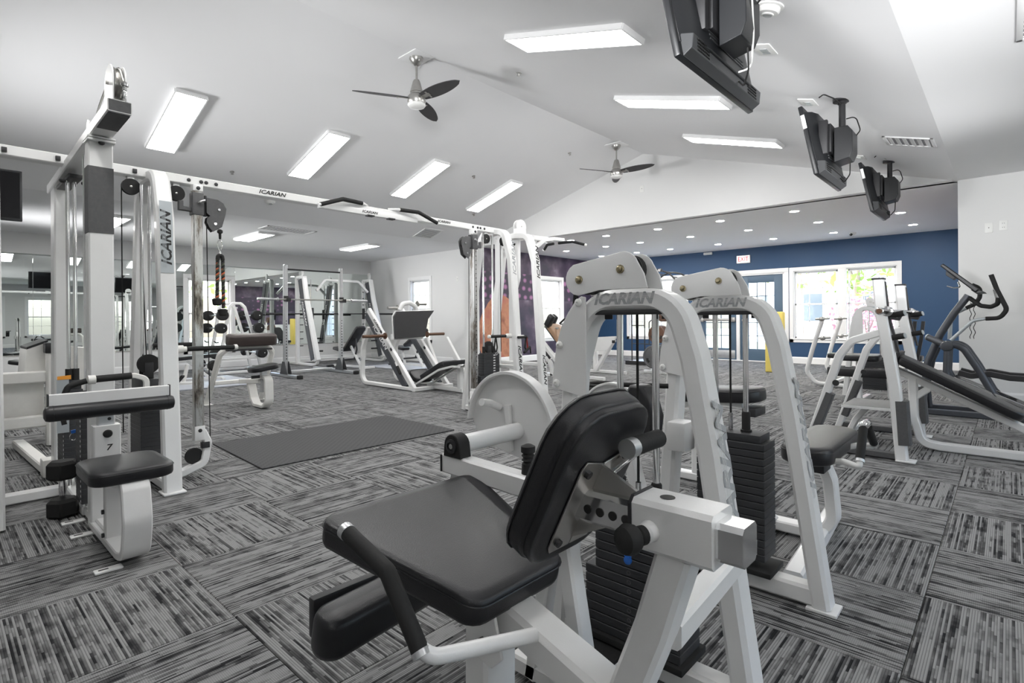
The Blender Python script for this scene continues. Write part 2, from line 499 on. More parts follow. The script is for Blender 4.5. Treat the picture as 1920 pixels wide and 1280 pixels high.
prof = [(XL, HC), (-9.08, HC), RIDGE, (-.46, 2.735), (XE, 2.775)]
b = MB()
poly = [V3((x, YF, z)) for x, z in prof] + [V3((x, YF, z + .12)) for x, z in prof[::-1]]
b.slab(poly, (0, YG - YF, 0)); struct(b.build('ceiling', ceil_paint, smooth=False))
b = MB(); b.bx((XM - WT, YG + .003, HC - .002), (XR + WT, YB + WT, HC + .1)); struct(b.build('ceiling_recess', ceil_paint, smooth=False))
b = MB()
b.slab([V3((XM - .03, YG, HC)), V3((-.46, YG, HC)), V3((-.46, YG, 2.737)), V3((RIDGE[0], YG, RIDGE[1])), V3((-9.08, YG, HC))], (0, WT, 0))
struct(b.build('wall_gable', wall_paint, smooth=False))

# floor: sub-floor slab and carpet tiles laid in alternating directions
b = MB(); b.bx((XL - .2, YF - .2, -.12), (XE + .2, YB + .2, -.008)); floor = struct(b.build('floor', greyd, smooth=False))
TS, TX0, TY0 = .605, -2.662, .745
def tile_mesh(turn):
    b = MB(); bm = b.bm
    h = TS / 2 - .0012; e = .004
    uvl = bm.loops.layers.uv.new('UVMap')
    lay = [(h, -.0075), (h, -.002), (h - e, 0)]
    rings = [[bm.verts.new((sx * r, sy * r, z)) for sx, sy in ((-1, -1), (1, -1), (1, 1), (-1, 1))] for r, z in lay]
    for A, B in zip(rings, rings[1:]):
        for j in range(4): b._face((A[j], A[(j + 1) % 4], B[(j + 1) % 4], B[j]))
    b._face(rings[-1])
    for f in bm.faces:
        for l in f.loops:
            l[uvl].uv = (l.vert.co.y, -l.vert.co.x) if turn else (l.vert.co.x, l.vert.co.y)
    bm.normal_update()
    me = bpy.data.meshes.new('carpet_tile'); bm.to_mesh(me); bm.free(); me.materials.append(carpet_m)
    return me
TM = [tile_mesh(0), tile_mesh(1)]
cells = []
for i in range(-19, 14):
    for j in range(-9, 23):
        cx, cy = TX0 + (i + .5) * TS, TY0 + (j + .5) * TS
        if cx < XL - .2 or cx > XE + .2 or cy < YF - .2 or cy > YB + .2: continue
        if cy > YG + .35 and (cx < XM - .2 or cx > XR + .2): continue
        d = V3((cx, cy, -CAM_H)); f = d.dot(_fw)
        px = abs(d.dot(_rt)) / f if f > .2 else 9
        vis = f > .5 and px < 1.12
        cells.append((0 if vis else 1, d.length, i, j, cx, cy))
cells.sort()
rest = MB(); ruv = rest.bm.loops.layers.uv.new('UVMap')
for k, (v, dist, i, j, cx, cy) in enumerate(cells):
    turn = 1 if (i + j) % 2 == 0 else 0      # stripes along Y on even cells
    if k < 300 and v == 0:
        o = bpy.data.objects.new('carpet_tile', TM[turn]); COL.objects.link(o); o.parent = floor; o.location = (cx, cy, 0)
    else:
        h = TS / 2 - .0012
        ox, oy = random.random() * 50, random.randrange(4000) * TS / 5
        q = [rest.bm.verts.new((cx + sx * h, cy + sy * h, 0)) for sx, sy in ((-1, -1), (1, -1), (1, 1), (-1, 1))]
        lo = [rest.bm.verts.new((p.co.x, p.co.y, -.008)) for p in q]
        fs = [rest.bm.faces.new(q)] + [rest.bm.faces.new((lo[a], lo[(a + 1) % 4], q[(a + 1) % 4], q[a])) for a in range(4)]
        for f in fs:
            for l in f.loops:
                a, c = l.vert.co.x - cx, l.vert.co.y - cy
                l[ruv].uv = (c + ox, -a + oy) if turn else (a + ox, c + oy)
me = bpy.data.meshes.new('carpet_tiles_far'); rest.bm.to_mesh(me); rest.bm.free(); me.materials.append(carpet_m)
o = bpy.data.objects.new('carpet_tiles_far', me); COL.objects.link(o); o.parent = floor; o['kind'] = 'stuff'

# skirting boards
def skirt(name, a, b_, inward):
    a = V3(a); b_ = V3(b_); b = MB(); d = V3(inward) * .016
    p = [a, a + d, a + d + V3((0, 0, .125)), a + d * .5 + V3((0, 0, .15)), a + V3((0, 0, .15))]
    b.slab(p, b_ - a); struct(b.build(name, trimw, smooth=False))
skirt('baseboard_back', (XM, YB, 0), (W_DOOR[0] - .1, YB, 0), (0, -1, 0))
skirt('baseboard_back_corner', (W_DOOR[1] + .1, YB, 0), (XR, YB, 0), (0, -1, 0))
skirt('baseboard_left', (XL, YF, 0), (XL, YG, 0), (1, 0, 0))
skirt('baseboard_back_left', (XL, YG, 0), (XM, YG, 0), (0, -1, 0))
skirt('baseboard_back_right', (XR, YG, 0), (XE, YG, 0), (0, -1, 0))
skirt('baseboard_recess_left', (XM, YG, 0), (XM, YB, 0), (1, 0, 0))
skirt('baseboard_recess_right', (XR, YG, 0), (XR, YB, 0), (-1, 0, 0))
skirt('baseboard_right', (XE, YF, 0), (XE, YG, 0), (-1, 0, 0))

# windows -------------------------------------------------------------
WN = 0
def window(axis, at, side, u0, u1, z0, z1, cols=3, rows=2, units=1, casing=.085):
    """double-hung units in an opening; `side` points out of the room"""
    global WN
    WN += 1
    root = bpy.data.objects.new('window_%d' % WN, None); COL.objects.link(root); struct(root)
    def P(u, d, z): return (u, at + side * d, z) if axis == 'y' else (at + side * d, u, z)
    def bx(b, ua, ub, da, db, za, zb, bev=.003): b.bx(P(ua, da, za), P(ub, db, zb), bev, 1)
    c = casing
    b = MB(); bx(b, u0 - c, u1 + c, -.018, 0, z1, z1 + c); bx(b, u0 - c, u0, -.018, 0, z0 - c * .9, z1); bx(b, u1, u1 + c, -.018, 0, z0 - c * .9, z1)
    bx(b, u0 - c - .0, u1 + c + .0, -.018, 0, z0 - c * .9, z0)
    b.build('casing', trimw, root)
    b = MB(); bx(b, u0 - .02, u1 + .02, -.035, .03, z0 - .012, z0 + .012); b.build('sill', trimw, root)
    b = MB()
    bx(b, u0, u0 + .018, .0, WT, z0, z1); bx(b, u1 - .018, u1, 0, WT, z0, z1); bx(b, u0, u1, 0, WT, z1 - .018, z1); bx(b, u0, u1, 0, WT, z0, z0 + .018)
    b.build('jamb', trimw, root)
    g = .16 if units > 1 else 0
    w = (u1 - u0 - g * (units - 1)) / units
    for k in range(units):
        a = u0 + k * (w + g); e = a + w
        if k: b = MB(); bx(b, a - g, a, -.02, .06, z0, z1); b.build('mullion', trimw, root)
        zm = (z0 + z1) / 2
        for nm, za, zb, dd in (('upper_sash', zm, z1 - .018, .07), ('lower_sash', z0 + .018, zm + .03, .045)):
            s_ = .035
            b = MB()
            bx(b, a + .018, a + .018 + s_, dd, dd + .025, za, zb); bx(b, e - .018 - s_, e - .018, dd, dd + .025, za, zb)
            bx(b, a + .018, e - .018, dd, dd + .025, zb - s_, zb); bx(b, a + .018, e - .018, dd, dd + .025, za, za + s_)
            sh = b.build(nm, trimw, root)
            ia, ie, iz, jz = a + .018 + s_, e - .018 - s_, za + s_, zb - s_
            b = MB()
            for q in range(1, cols):
                x = ia + (ie - ia) * q / cols; bx(b, x - .006, x + .006, dd + .006, dd + .018, iz, jz, 0)
            for q in range(1, rows):
                z = iz + (jz - iz) * q / rows; bx(b, ia, ie, dd + .006, dd + .018, z - .006, z + .006, 0)
            b.build('glazing_bar', trimw, sh)
            for q in range(cols):
                for r in range(rows):
                    xa, xb = ia + (ie - ia) * q / cols, ia + (ie - ia) * (q + 1) / cols
                    ya, yb = iz + (jz - iz) * r / rows, iz + (jz - iz) * (r + 1) / rows
                    b = MB(); bx(b, xa + .004, xb - .004, dd + .010, dd + .013, ya + .004, yb - .004, 0); b.build('pane', glass_m, sh)
    return root
window('y', YB, 1, *W_BACK, units=2)
window('y', YB, 1, *W_BACKL, units=2, cols=2)
window('x', XM, -1, *W_MUR)
window('y', YG, 1, *W_BL, cols=3)
window('x', XL, -1, *W_L)
window('x', XE, 1, *W_R2); window('x', XE, 1, *W_R1); window('x', XE, 1, *W_R3)

# french doors ----------------------------------------------------------
b = MB(); c = .1
b.bx((W_DOOR[0] - c, YB - .02, W_DOOR[3]), (W_DOOR[1] + c, YB, W_DOOR[3] + c), .004); b.bx((W_DOOR[0] - c, YB - .02, 0), (W_DOOR[0], YB, W_DOOR[3]), .004); b.bx((W_DOOR[1], YB - .02, 0), (W_DOOR[1] + c, YB, W_DOOR[3]), .004)
b.bx((W_DOOR[0], YB, W_DOOR[3] - .03), (W_DOOR[1], YB + WT, W_DOOR[3])); b.bx((W_DOOR[0], YB, 0), (W_DOOR[0] + .03, YB + WT, W_DOOR[3])); b.bx((W_DOOR[1] - .03, YB, 0), (W_DOOR[1], YB + WT, W_DOOR[3]))
xm = (W_DOOR[0] + W_DOOR[1]) / 2
b.bx((xm - .04, YB - .012, 0), (xm + .04, YB + .06, W_DOOR[3] - .03), .003)
b.bx((W_DOOR[0], YB - .02, 0), (W_DOOR[1], YB + WT, .02))
struct(b.build('trim_1', trimw))
DN = 0
for (a, e, hand) in ((W_DOOR[0] + .03, xm - .04, 1), (xm + .04, W_DOOR[1] - .03, -1)):
    DN += 1
    root = struct(bpy.data.objects.new('door_%d' % DN, None)); COL.objects.link(root)
    z1 = W_DOOR[3] - .03; ga, ge, gz, hz = a + .2, e - .2, .30, z1 - .18
    b = MB(); y0, y1 = YB + .03, YB + .075
    b.bx((a, y0, .02), (ga, y1, z1), .003); b.bx((ge, y0, .02), (e, y1, z1), .003); b.bx((ga, y0, .02), (ge, y1, gz), .003); b.bx((ga, y0, hz), (ge, y1, z1), .003)
    b.build('leaf', door_blue, root)
    b = MB()
    for q in range(1, 3): x = ga + (ge - ga) * q / 3; b.bx((x - .008, y0 + .01, gz), (x + .008, y1 - .01, hz))
    for q in range(1, 5): z = gz + (hz - gz) * q / 5; b.bx((ga, y0 + .01, z - .008), (ge, y1 - .01, z + .008))
    b.build('glazing_bar', door_blue, root)
    for q in range(3):
        for r in range(5):
            b = MB(); b.bx((ga + (ge - ga) * q / 3 + .008, y0 + .02, gz + (hz - gz) * r / 5 + .008), (ga + (ge - ga) * (q + 1) / 3 - .008, y0 + .024, gz + (hz - gz) * (r + 1) / 5 - .008)); b.build('pane', glass_m, root)
    if DN == 1:
        b = MB(); b.bx((ga - .1, y0 - .05, .98), (e - .02, y0 - .02, 1.05), .008); b.bx((a + .08, y0 - .06, .96), (a + .16, y0, 1.07), .006); b.bx((e - .12, y0 - .06, .96), (e - .03, y0, 1.07), .006)
        b.build('push_bar', steel, root)
        b = MB(); b.bx((e - .35, y0 - .05, z1 - .1), (e - .08, y0, z1 - .03), .01); b.tube([(e - .2, y0 - .05, z1 - .04), (e - .45, y0 - .2, z1 - .01), (e - .5, y0 - .02, z1 + .01)], .008); b.build('door_closer', steel, root)
        b = MB(); b.bx((a + .05, y0 - .004, .05), (e - .05, y0, .25), .002); b.build('kick_plate', zinc, root)
    else:
        b = MB(); b.tube([(a + .07, y0, 1.0), (a + .07, y0 - .05, 1.0), (a + .18, y0 - .05, 1.0)], .01, .02); b.lathe((a + .07, y0, 1.0), (0, -1, 0), [(.03, 0), (.03, .008), (.01, .01)]); b.build('door_handle', steel, root)

# mirrors on the left wall, in panels round the window --------------------
mir = thing('wall_mirror', 'wall-wide mirror in tall frameless panels along the left wall', 'mirror', (XL, 2.3, .47))
zs0, zs1 = .47, 2.365
ys = [YG - .01, 7.35, 6.1, 4.945]
def mp(y0, y1, z0, z1):
    b = MB(); b.bx((XL, y0 + .002, z0), (XL + .006, y1 - .002, z1), .0015, 1); b.build('mirror_panel', mirror_m, mir, smooth=False)
for a, c in zip(ys, ys[1:]): mp(c, a, zs0, zs1)
mp(3.855, 4.945, 2.14, zs1)
ys = [3.855, 2.6, 1.35, .1, -1.15, -2.4, -3.65]
for a, c in zip(ys, ys[1:]): mp(c, a, zs0, zs1)
b = MB(); b.bx((XL, -3.65, zs0 - .012), (XL + .012, 3.855, zs0), .002); b.bx((XL, 4.945, zs0 - .012), (XL + .012, YG - .01, zs0), .002); b.build('mirror_channel', steel, mir)

# murals ------------------------------------------------------------------
m, nt, bs = nodes_of('mural_print_dumbbells')
bs.inputs['Roughness'].default_value = .45
GP = N(nt, 'NewGeometry').outputs['Position']
def ramp(nt, pos, cols, interp='LINEAR'):
    r = N(nt, 'ValToRGB'); r.color_ramp.interpolation = interp; e = r.color_ramp.elements
    e[0].position, e[0].color = pos[0], (*cols[0], 1); e[1].position, e[1].color = pos[-1], (*cols[-1], 1)
    for p, c in zip(pos[1:-1], cols[1:-1]): x = e.new(p); x.color = (*c, 1)
    return r
bri = N(nt, 'TexVoronoi', Scale=1.0, feature='F1'); mpn = N(nt, 'Mapping'); mpn.inputs['Scale'].default_value = (1, 4.2, 5.0)
L(nt, GP, mpn.inputs[0]); L(nt, mpn.outputs[0], bri.inputs['Vector']); bri.inputs['Randomness'].default_value = .35
r1 = ramp(nt, (0, .2, .34, .4, 1), ((.30, .14, .27), (.42, .18, .36), (.17, .09, .17), (.045, .033, .06), (.03, .024, .045)))
L(nt, bri.outputs['Distance'], r1.inputs[0])
spz = N(nt, 'SeparateXYZ'); L(nt, GP, spz.inputs[0])
# rows of dumbbells only in a band; dark gym interior above
no = N(nt, 'TexNoise', Scale=2.2, Detail=3.0); L(nt, GP, no.inputs['Vector'])
r2 = ramp(nt, (.35, .5, .62, .7), ((.03, .022, .045), (.06, .04, .075), (.12, .085, .13), (.22, .18, .24)))
L(nt, no.outputs['Fac'], r2.inputs[0])
rz = ramp(nt, (0, .56, .80, 1), ((0, 0, 0), (1, 1, 1), (0, 0, 0), (0, 0, 0)), 'CONSTANT')
dz = N(nt, 'Math', operation='DIVIDE'); dz.inputs[1].default_value = HC; L(nt, spz.outputs['Z'], dz.inputs[0]); L(nt, dz.outputs[0], rz.inputs[0])
mx = N(nt, 'MixRGB'); L(nt, rz.outputs[0], mx.inputs['Fac']); L(nt, r2.outputs[0], mx.inputs['Color1']); L(nt, r1.outputs[0], mx.inputs['Color2'])
# printed warm skin-toned figure low on the near end
ve = N(nt, 'VectorMath', operation='SUBTRACT'); ve.inputs[1].default_value = (XM, 9.35, .75); L(nt, GP, ve.inputs[0])
mv = N(nt, 'VectorMath', operation='MULTIPLY'); mv.inputs[1].default_value = (0, 1.25, .85); L(nt, ve.outputs[0], mv.inputs[0])
n4 = N(nt, 'TexNoise', Scale=1.4, Detail=2.0); L(nt, GP, n4.inputs['Vector'])
ad = N(nt, 'VectorMath', operation='LENGTH'); L(nt, mv.outputs[0], ad.inputs[0])
sm = N(nt, 'Math', operation='MULTIPLY_ADD'); sm.inputs[1].default_value = .35; L(nt, n4.outputs['Fac'], sm.inputs[0]); L(nt, ad.outputs['Value'], sm.inputs[2])
r3 = ramp(nt, (0, .98, 1.0, 1.001), ((1, 1, 1), (1, 1, 1), (0, 0, 0), (0, 0, 0)), 'CONSTANT'); L(nt, sm.outputs[0], r3.inputs[0])
r4 = ramp(nt, (.3, .5, .7), ((.26, .085, .05), (.5, .22, .12), (.42, .13, .10))); n5 = N(nt, 'TexNoise', Scale=3.5, Detail=2.0); L(nt, GP, n5.inputs['Vector']); L(nt, n5.outputs['Fac'], r4.inputs[0])
m2 = N(nt, 'MixRGB'); L(nt, r3.outputs[0], m2.inputs['Fac']); L(nt, mx.outputs[0], m2.inputs['Color1']); L(nt, r4.outputs[0], m2.inputs['Color2'])
L(nt, m2.outputs[0], bs.inputs['Base Color'])
mural_m = m
def mural(name, x, y0, y1, z0, z1, hole, sgn, label):
    us = [y0, hole[0], hole[1], y1] if hole else [y0, y1]
    b = MB(); t = .004 * sgn
    if hole:
        b.bx((x, y0, z0), (x + t, hole[0], z1)); b.bx((x, hole[1], z0), (x + t, y1, z1)); b.bx((x, hole[0], hole[3]), (x + t, hole[1], z1)); b.bx((x, hole[0], z0), (x + t, hole[1], hole[2]))
    else: b.bx((x, y0, z0), (x + t, y1, z1))
    return tag(b.build(name, mural_m, smooth=False), label, 'mural')
h = (W_MUR[0] - .085, W_MUR[1] + .085, W_MUR[2] - .085, W_MUR[3] + .085)
mural('wall_mural', XM, YG + .05, YB - .02, .15, HC - .005, h, 1, 'purple gym photo mural with racked dumbbells round the window beyond the cable tower')
mural('wall_mural', XR, YG + .4, YB - .6, .9, HC - .03, None, -1, 'purple gym photo mural on the recess side wall, seen in the mirror')

# outside -----------------------------------------------------------------
grass = mat('lawn_grass', (.27, .30, .20), .9, noise=.3, nscale=3)
leafm = mat('spring_foliage', (.34, .48, .13), .7, noise=.35, nscale=2.5)
pinkm = mat('pink_blossom', (.75, .38, .42), .7, noise=.3, nscale=3)
bark = mat('pale_bark', (.36, .29, .25), .85, noise=.3, nscale=6)
siding = mat('pale_house_siding', (.62, .66, .74), .7, noise=.05, nscale=2)
roofm = mat('grey_shingle_roof', (.25, .25, .28), .8, noise=.2, nscale=8)
b = MB(); b.bx((-45, -30, -.3), (40, 60, -.13)); struct(b.build('ground_outside', grass, smooth=False))
b = MB(); b.bx((-12, YB + .14, -.13), (4, YB + 2.2, -.04), .01); struct(b.build('path_outside', mat('concrete_walk', (.6, .58, .55), .8, noise=.1), smooth=False))
TREE = [0]
def leafcloud(bm, c, R, n, s):
    for _ in range(n):
        d = V3((random.gauss(0, 1), random.gauss(0, 1), random.gauss(0, 1))).normalized() * (random.random() ** .45)
        p = V3(c) + V3((d.x * R[0], d.y * R[1], d.z * R[2]))
        u = V3((random.gauss(0, 1), random.gauss(0, 1), random.gauss(0, 1))).normalized(); w = u.orthogonal().normalized(); q = s * random.uniform(.6, 1.3)
        bm.faces.new([bm.verts.new(p + (u * a + w * e) * q) for a, e in ((-1, 0), (0, -.5), (1, 0), (0, .5))])
def tree(x, y, h, R, label, m=leafm, tr=.12, n=700, s=.16, low=.42):
    t = thing('tree', label, 'tree', (x, y, -.13), 'trees outside the windows')
    b = MB(); r = random.uniform(-.2, .2)
    b.tube([(x, y, -.13), (x + r * .3, y, h * .3), (x + r, y + .1, h * .7)], [tr, tr * .75, tr * .35], seg=9)
    for k in range(3):
        a = random.uniform(0, 6.28); b.tube([(x + r * .4, y, h * (.3 + .1 * k)), (x + r + math.cos(a) * R * .5, y + math.sin(a) * R * .5, h * (.55 + .12 * k))], [tr * .5, tr * .15], seg=6)
    b.build('trunk', bark, t)
    b = MB(); leafcloud(b.bm, (x + r, y, h * .72), (R, R, h * low), n, s); b.build('foliage', m, t, smooth=False)
    return t
tree(-3.3, 18.6, 6.2, 1.5, 'broad green tree outside the left pane of the back window', low=.5, n=1000)
tree(-1.3, 17.2, 5.6, 1.35, 'forked pale-barked tree outside the right half of the back window', tr=.16, n=900, low=.5)
tree(1.4, 22.5, 7, 2.2, 'tall green tree outside, furthest right through the back window', low=.55, n=900)
tree(-6.2, 24, 7, 2.6, 'distant green tree seen through the french doors', n=700)
tree(-15.9, 14.4, 5.5, 1.6, 'green tree outside the mural wall window', low=.5)
tree(-17.8, 6.6, 6, 2.4, 'yellow-green tree outside the left wall window', low=.5)
tree(-13.2, 11.9, 5.0, .8, 'slim tree outside the small window by the mirrors', n=500)
tree(-2.55, 15.8, 1.5, .75, 'low pink-flowering shrub outside the back window', pinkm, .04, 500, .07, .42)
def house(x, y, w, d, h, label):
    t = thing('house', label, 'house', (x, y, -.13), None)
    b = MB(); b.bx((x - w / 2, y - d / 2, -.13), (x + w / 2, y + d / 2, h)); b.build('wall', siding, t, smooth=False)
    b = MB(); b.slab([(x - w / 2 - .3, y - d / 2 - .3, h), (x + w / 2 + .3, y - d / 2 - .3, h), (x, y - d / 2 - .3, h + w * .28)], (0, d + .6, 0)); b.build('roof', roofm, t, smooth=False)
    for k in range(3):
        b = MB(); cx = x - w / 3 + k * w / 3; b.bx((cx - .45, y - d / 2 - .05, .8), (cx + .45, y - d / 2, 2.2)); f = b.build('window', trimw, t, smooth=False)
        b = MB(); b.bx((cx - .38, y - d / 2 - .06, .87), (cx + .38, y - d / 2 - .04, 2.13)); b.build('pane', mat('house_pane_%d' % k, (.12, .15, .18), .1) if k == 0 else MATS['house_pane_0'], f, smooth=False)
    return t
house(-6.6, 30, 7, 5, 3.2, 'pale blue-grey house far behind the trees outside the doors')
# ------------------------------------------------------------------ ceiling fittings
SL_L = math.atan2(RIDGE[1] - HC, RIDGE[0] + 9.08)          # slopes of the vault
SL_R = -math.atan2(RIDGE[1] - 2.735, -.46 - RIDGE[0])
def zc(x):
    if x < -9.08: return HC
    if x < RIDGE[0]: return HC + (x + 9.08) * math.tan(SL_L)
    if x < -.46: return RIDGE[1] + (x - RIDGE[0]) * math.tan(SL_R)
    return 2.735 + (x + .46) * .04 / (XE + .46)
def panel_light(x, y, slope, label, lx=1.215, ly=.31, group='long lit panels on the ceiling'):
    z = zc(x)
    t = thing('ceiling_light', label, 'ceiling light', (x, y, z), group)
    R = Matrix.Rotation(-slope, 4, 'Y'); M = Matrix.Translation((x, y, z)) @ R
    def put(b): bmesh.ops.transform(b.bm, matrix=M, verts=b.bm.verts); return b
    b = MB(); w = .018; hx, hy, d = lx / 2, ly / 2, .045
    for s in (-1, 1):
        b.bx((-hx, s * hy - w / 2, -d), (hx, s * hy + w / 2, 0), .003); b.bx((s * hx - w / 2, -hy, -d), (s * hx + w / 2, hy, 0), .003)
    put(b).build('frame', trimw, t)
    b = MB(); b.bx((-hx + w / 2, -hy + w / 2, -d + .006), (hx - w / 2, hy - w / 2, -d + .016)); put(b).build('lens', lens_m, t, smooth=False)
    b = MB(); b.bx((-hx + w / 2, -hy + w / 2, -.012), (hx - w / 2, hy - w / 2, -.001)); put(b).build('tray', trimw, t, smooth=False)
nm = ['nearest', 'second nearest', 'third nearest', 'furthest']
for k, y in enumerate((1.93, 3.66, 5.40, 7.11)):
    panel_light(-7.0, y, SL_L, 'long lit ceiling panel on the left slope, %s of its four' % nm[k])
for k, y in enumerate((3.57, 5.34, 7.05)):
    panel_light(-2.62, y, SL_R, 'long lit ceiling panel on the right slope, %s of its three' % ['nearest', 'middle', 'furthest'][k])
panel_light(-2.62, 1.8, SL_R, 'long lit ceiling panel on the right slope above the camera')
panel_light(-2.62, .1, SL_R, 'long lit ceiling panel on the right slope behind the camera')
panel_light(-7.0, .2, SL_L, 'long lit ceiling panel on the left slope behind the left mast')
for k, (x, y) in enumerate(((-10.93, 2.07), (-10.95, 4.38), (-10.9, 6.7))):
    panel_light(x, y, 0, 'lit panel on the flat ceiling by the mirrors, %s' % ['behind the lat machine', 'over the preacher bench', 'beyond the squat rack'][k])
for k, (x, y) in enumerate(((2.2, 1.0), (2.2, 3.4), (2.2, 6.0), (2.2, -2.0), (-10.9, -.6))):
    panel_light(x, y, 0, 'lit panel on a flat side ceiling, outside the view, number %s from the gable' % ['three', 'two', 'one', 'four', 'five'][k], 1.215, .31, 'lit panels outside the view')

# recessed downlights over the recess
rows = {9.42: (-6.94, -6.05, -4.90, -3.71, -2.52, -1.3), 10.80: (-8.1, -6.95, -6.05, -4.88, -3.71, -2.5, -1.3), 12.37: (-8.1, -7.03, -6.11, -4.93, -3.73, -2.59, -1.3)}
rn = {9.42: 'front row of the recess', 10.80: 'middle row of the recess', 12.37: 'row by the blue wall'}
for y, xs in rows.items():
    for k, x in enumerate(xs):
        t = thing('downlight', 'round downlight in the %s, %s from the left' % (rn[y], ['first', 'second', 'third', 'fourth', 'fifth', 'sixth', 'seventh'][k]), 'downlight', (x, y, HC), 'downlights in the recess ceiling')
        b = MB(); b.lathe((x, y, HC), (0, 0, -1), [(.088, 0), (.088, .004), (.078, .007), (.066, .004), (.066, .0)], 24); b.build('trim_ring', trimw, t)
        b = MB(); b.lathe((x, y, HC), (0, 0, -1), [(.064, 0), (.064, .003)], 24); b.build('lens', down_m, t)

# ceiling fans -------------------------------------------------------------
def fan(x, y, a0, label):
    t = thing('ceiling_fan', label, 'fan', (x, y, RIDGE[1]), 'three-bladed fans on the ridge')
    zt = RIDGE[1]
    b = MB(); b.bx((x - .16, y - .13, zt - .05), (x + .16, y + .13, zt - .036), .004); b.build('ceiling_plate', trimw, t)
    b = MB(); b.lathe((x, y, zt - .05), (0, 0, -1), [(.075, 0), (.075, .015), (.055, .05), (.025, .08), (.012, .085)]); b.build('canopy', steel, t)
    b = MB(); b.cyl((x, y, zt - .12), (x, y, zt - .31), .012); b.build('downrod', steel, t)
    b = MB(); b.lathe((x, y, zt - .29), (0, 0, -1), [(.03, 0), (.04, .02), (.07, .13), (.07, .135), (.062, .14), (.062, .155), (.075, .16), (.098, .19), (.1, .24), (.085, .27), (.06, .272)]); b.build('motor_housing', steel, t)
    b = MB(); b.lathe((x, y, zt - .558), (0, 0, -1), [(.098, 0), (.098, .01), (.085, .028), (.05, .04), (.01, .045)]); b.build('light_diffuser', plast_w, t)
    zb = zt - .5
    for k in range(3):
        a = a0 + k * 2 * PI / 3; R = Matrix.Translation((x, y, zb)) @ Matrix.Rotation(a, 4, 'Z') @ Matrix.Rotation(math.radians(-16), 4, 'X')
        b = MB(); out = []
        for i in range(15):
            q = i / 14; r = .1 + .58 * q; w = .075 * math.sin(PI * min(1, .16 + q * .84)) ** .55 + .002
            if q > .97: w *= .55
            out.append((r, w))
        poly = [V3((r, w, 0)) for r, w in out] + [V3((r, -w, 0)) for r, w in out[::-1]]
        b.slab(poly, (0, 0, .009)); bmesh.ops.transform(b.bm, matrix=R, verts=b.bm.verts); bl = b.build('blade', fanblade, t, bev=.002)
        b = MB(); b.bx((.06, -.022, -.008), (.22, .022, 0), .003); b.bx((.19, -.05, -.01), (.21, .05, -.002), .003); bmesh.ops.transform(b.bm, matrix=R, verts=b.bm.verts); b.build('blade_iron', steel, bl)
fan(-4.775, 3.66, math.radians(122), 'brushed metal ceiling fan with three dark blades, nearer of the two')
fan(-4.785, 7.78, math.radians(122), 'brushed metal ceiling fan with three dark blades, by the gable')

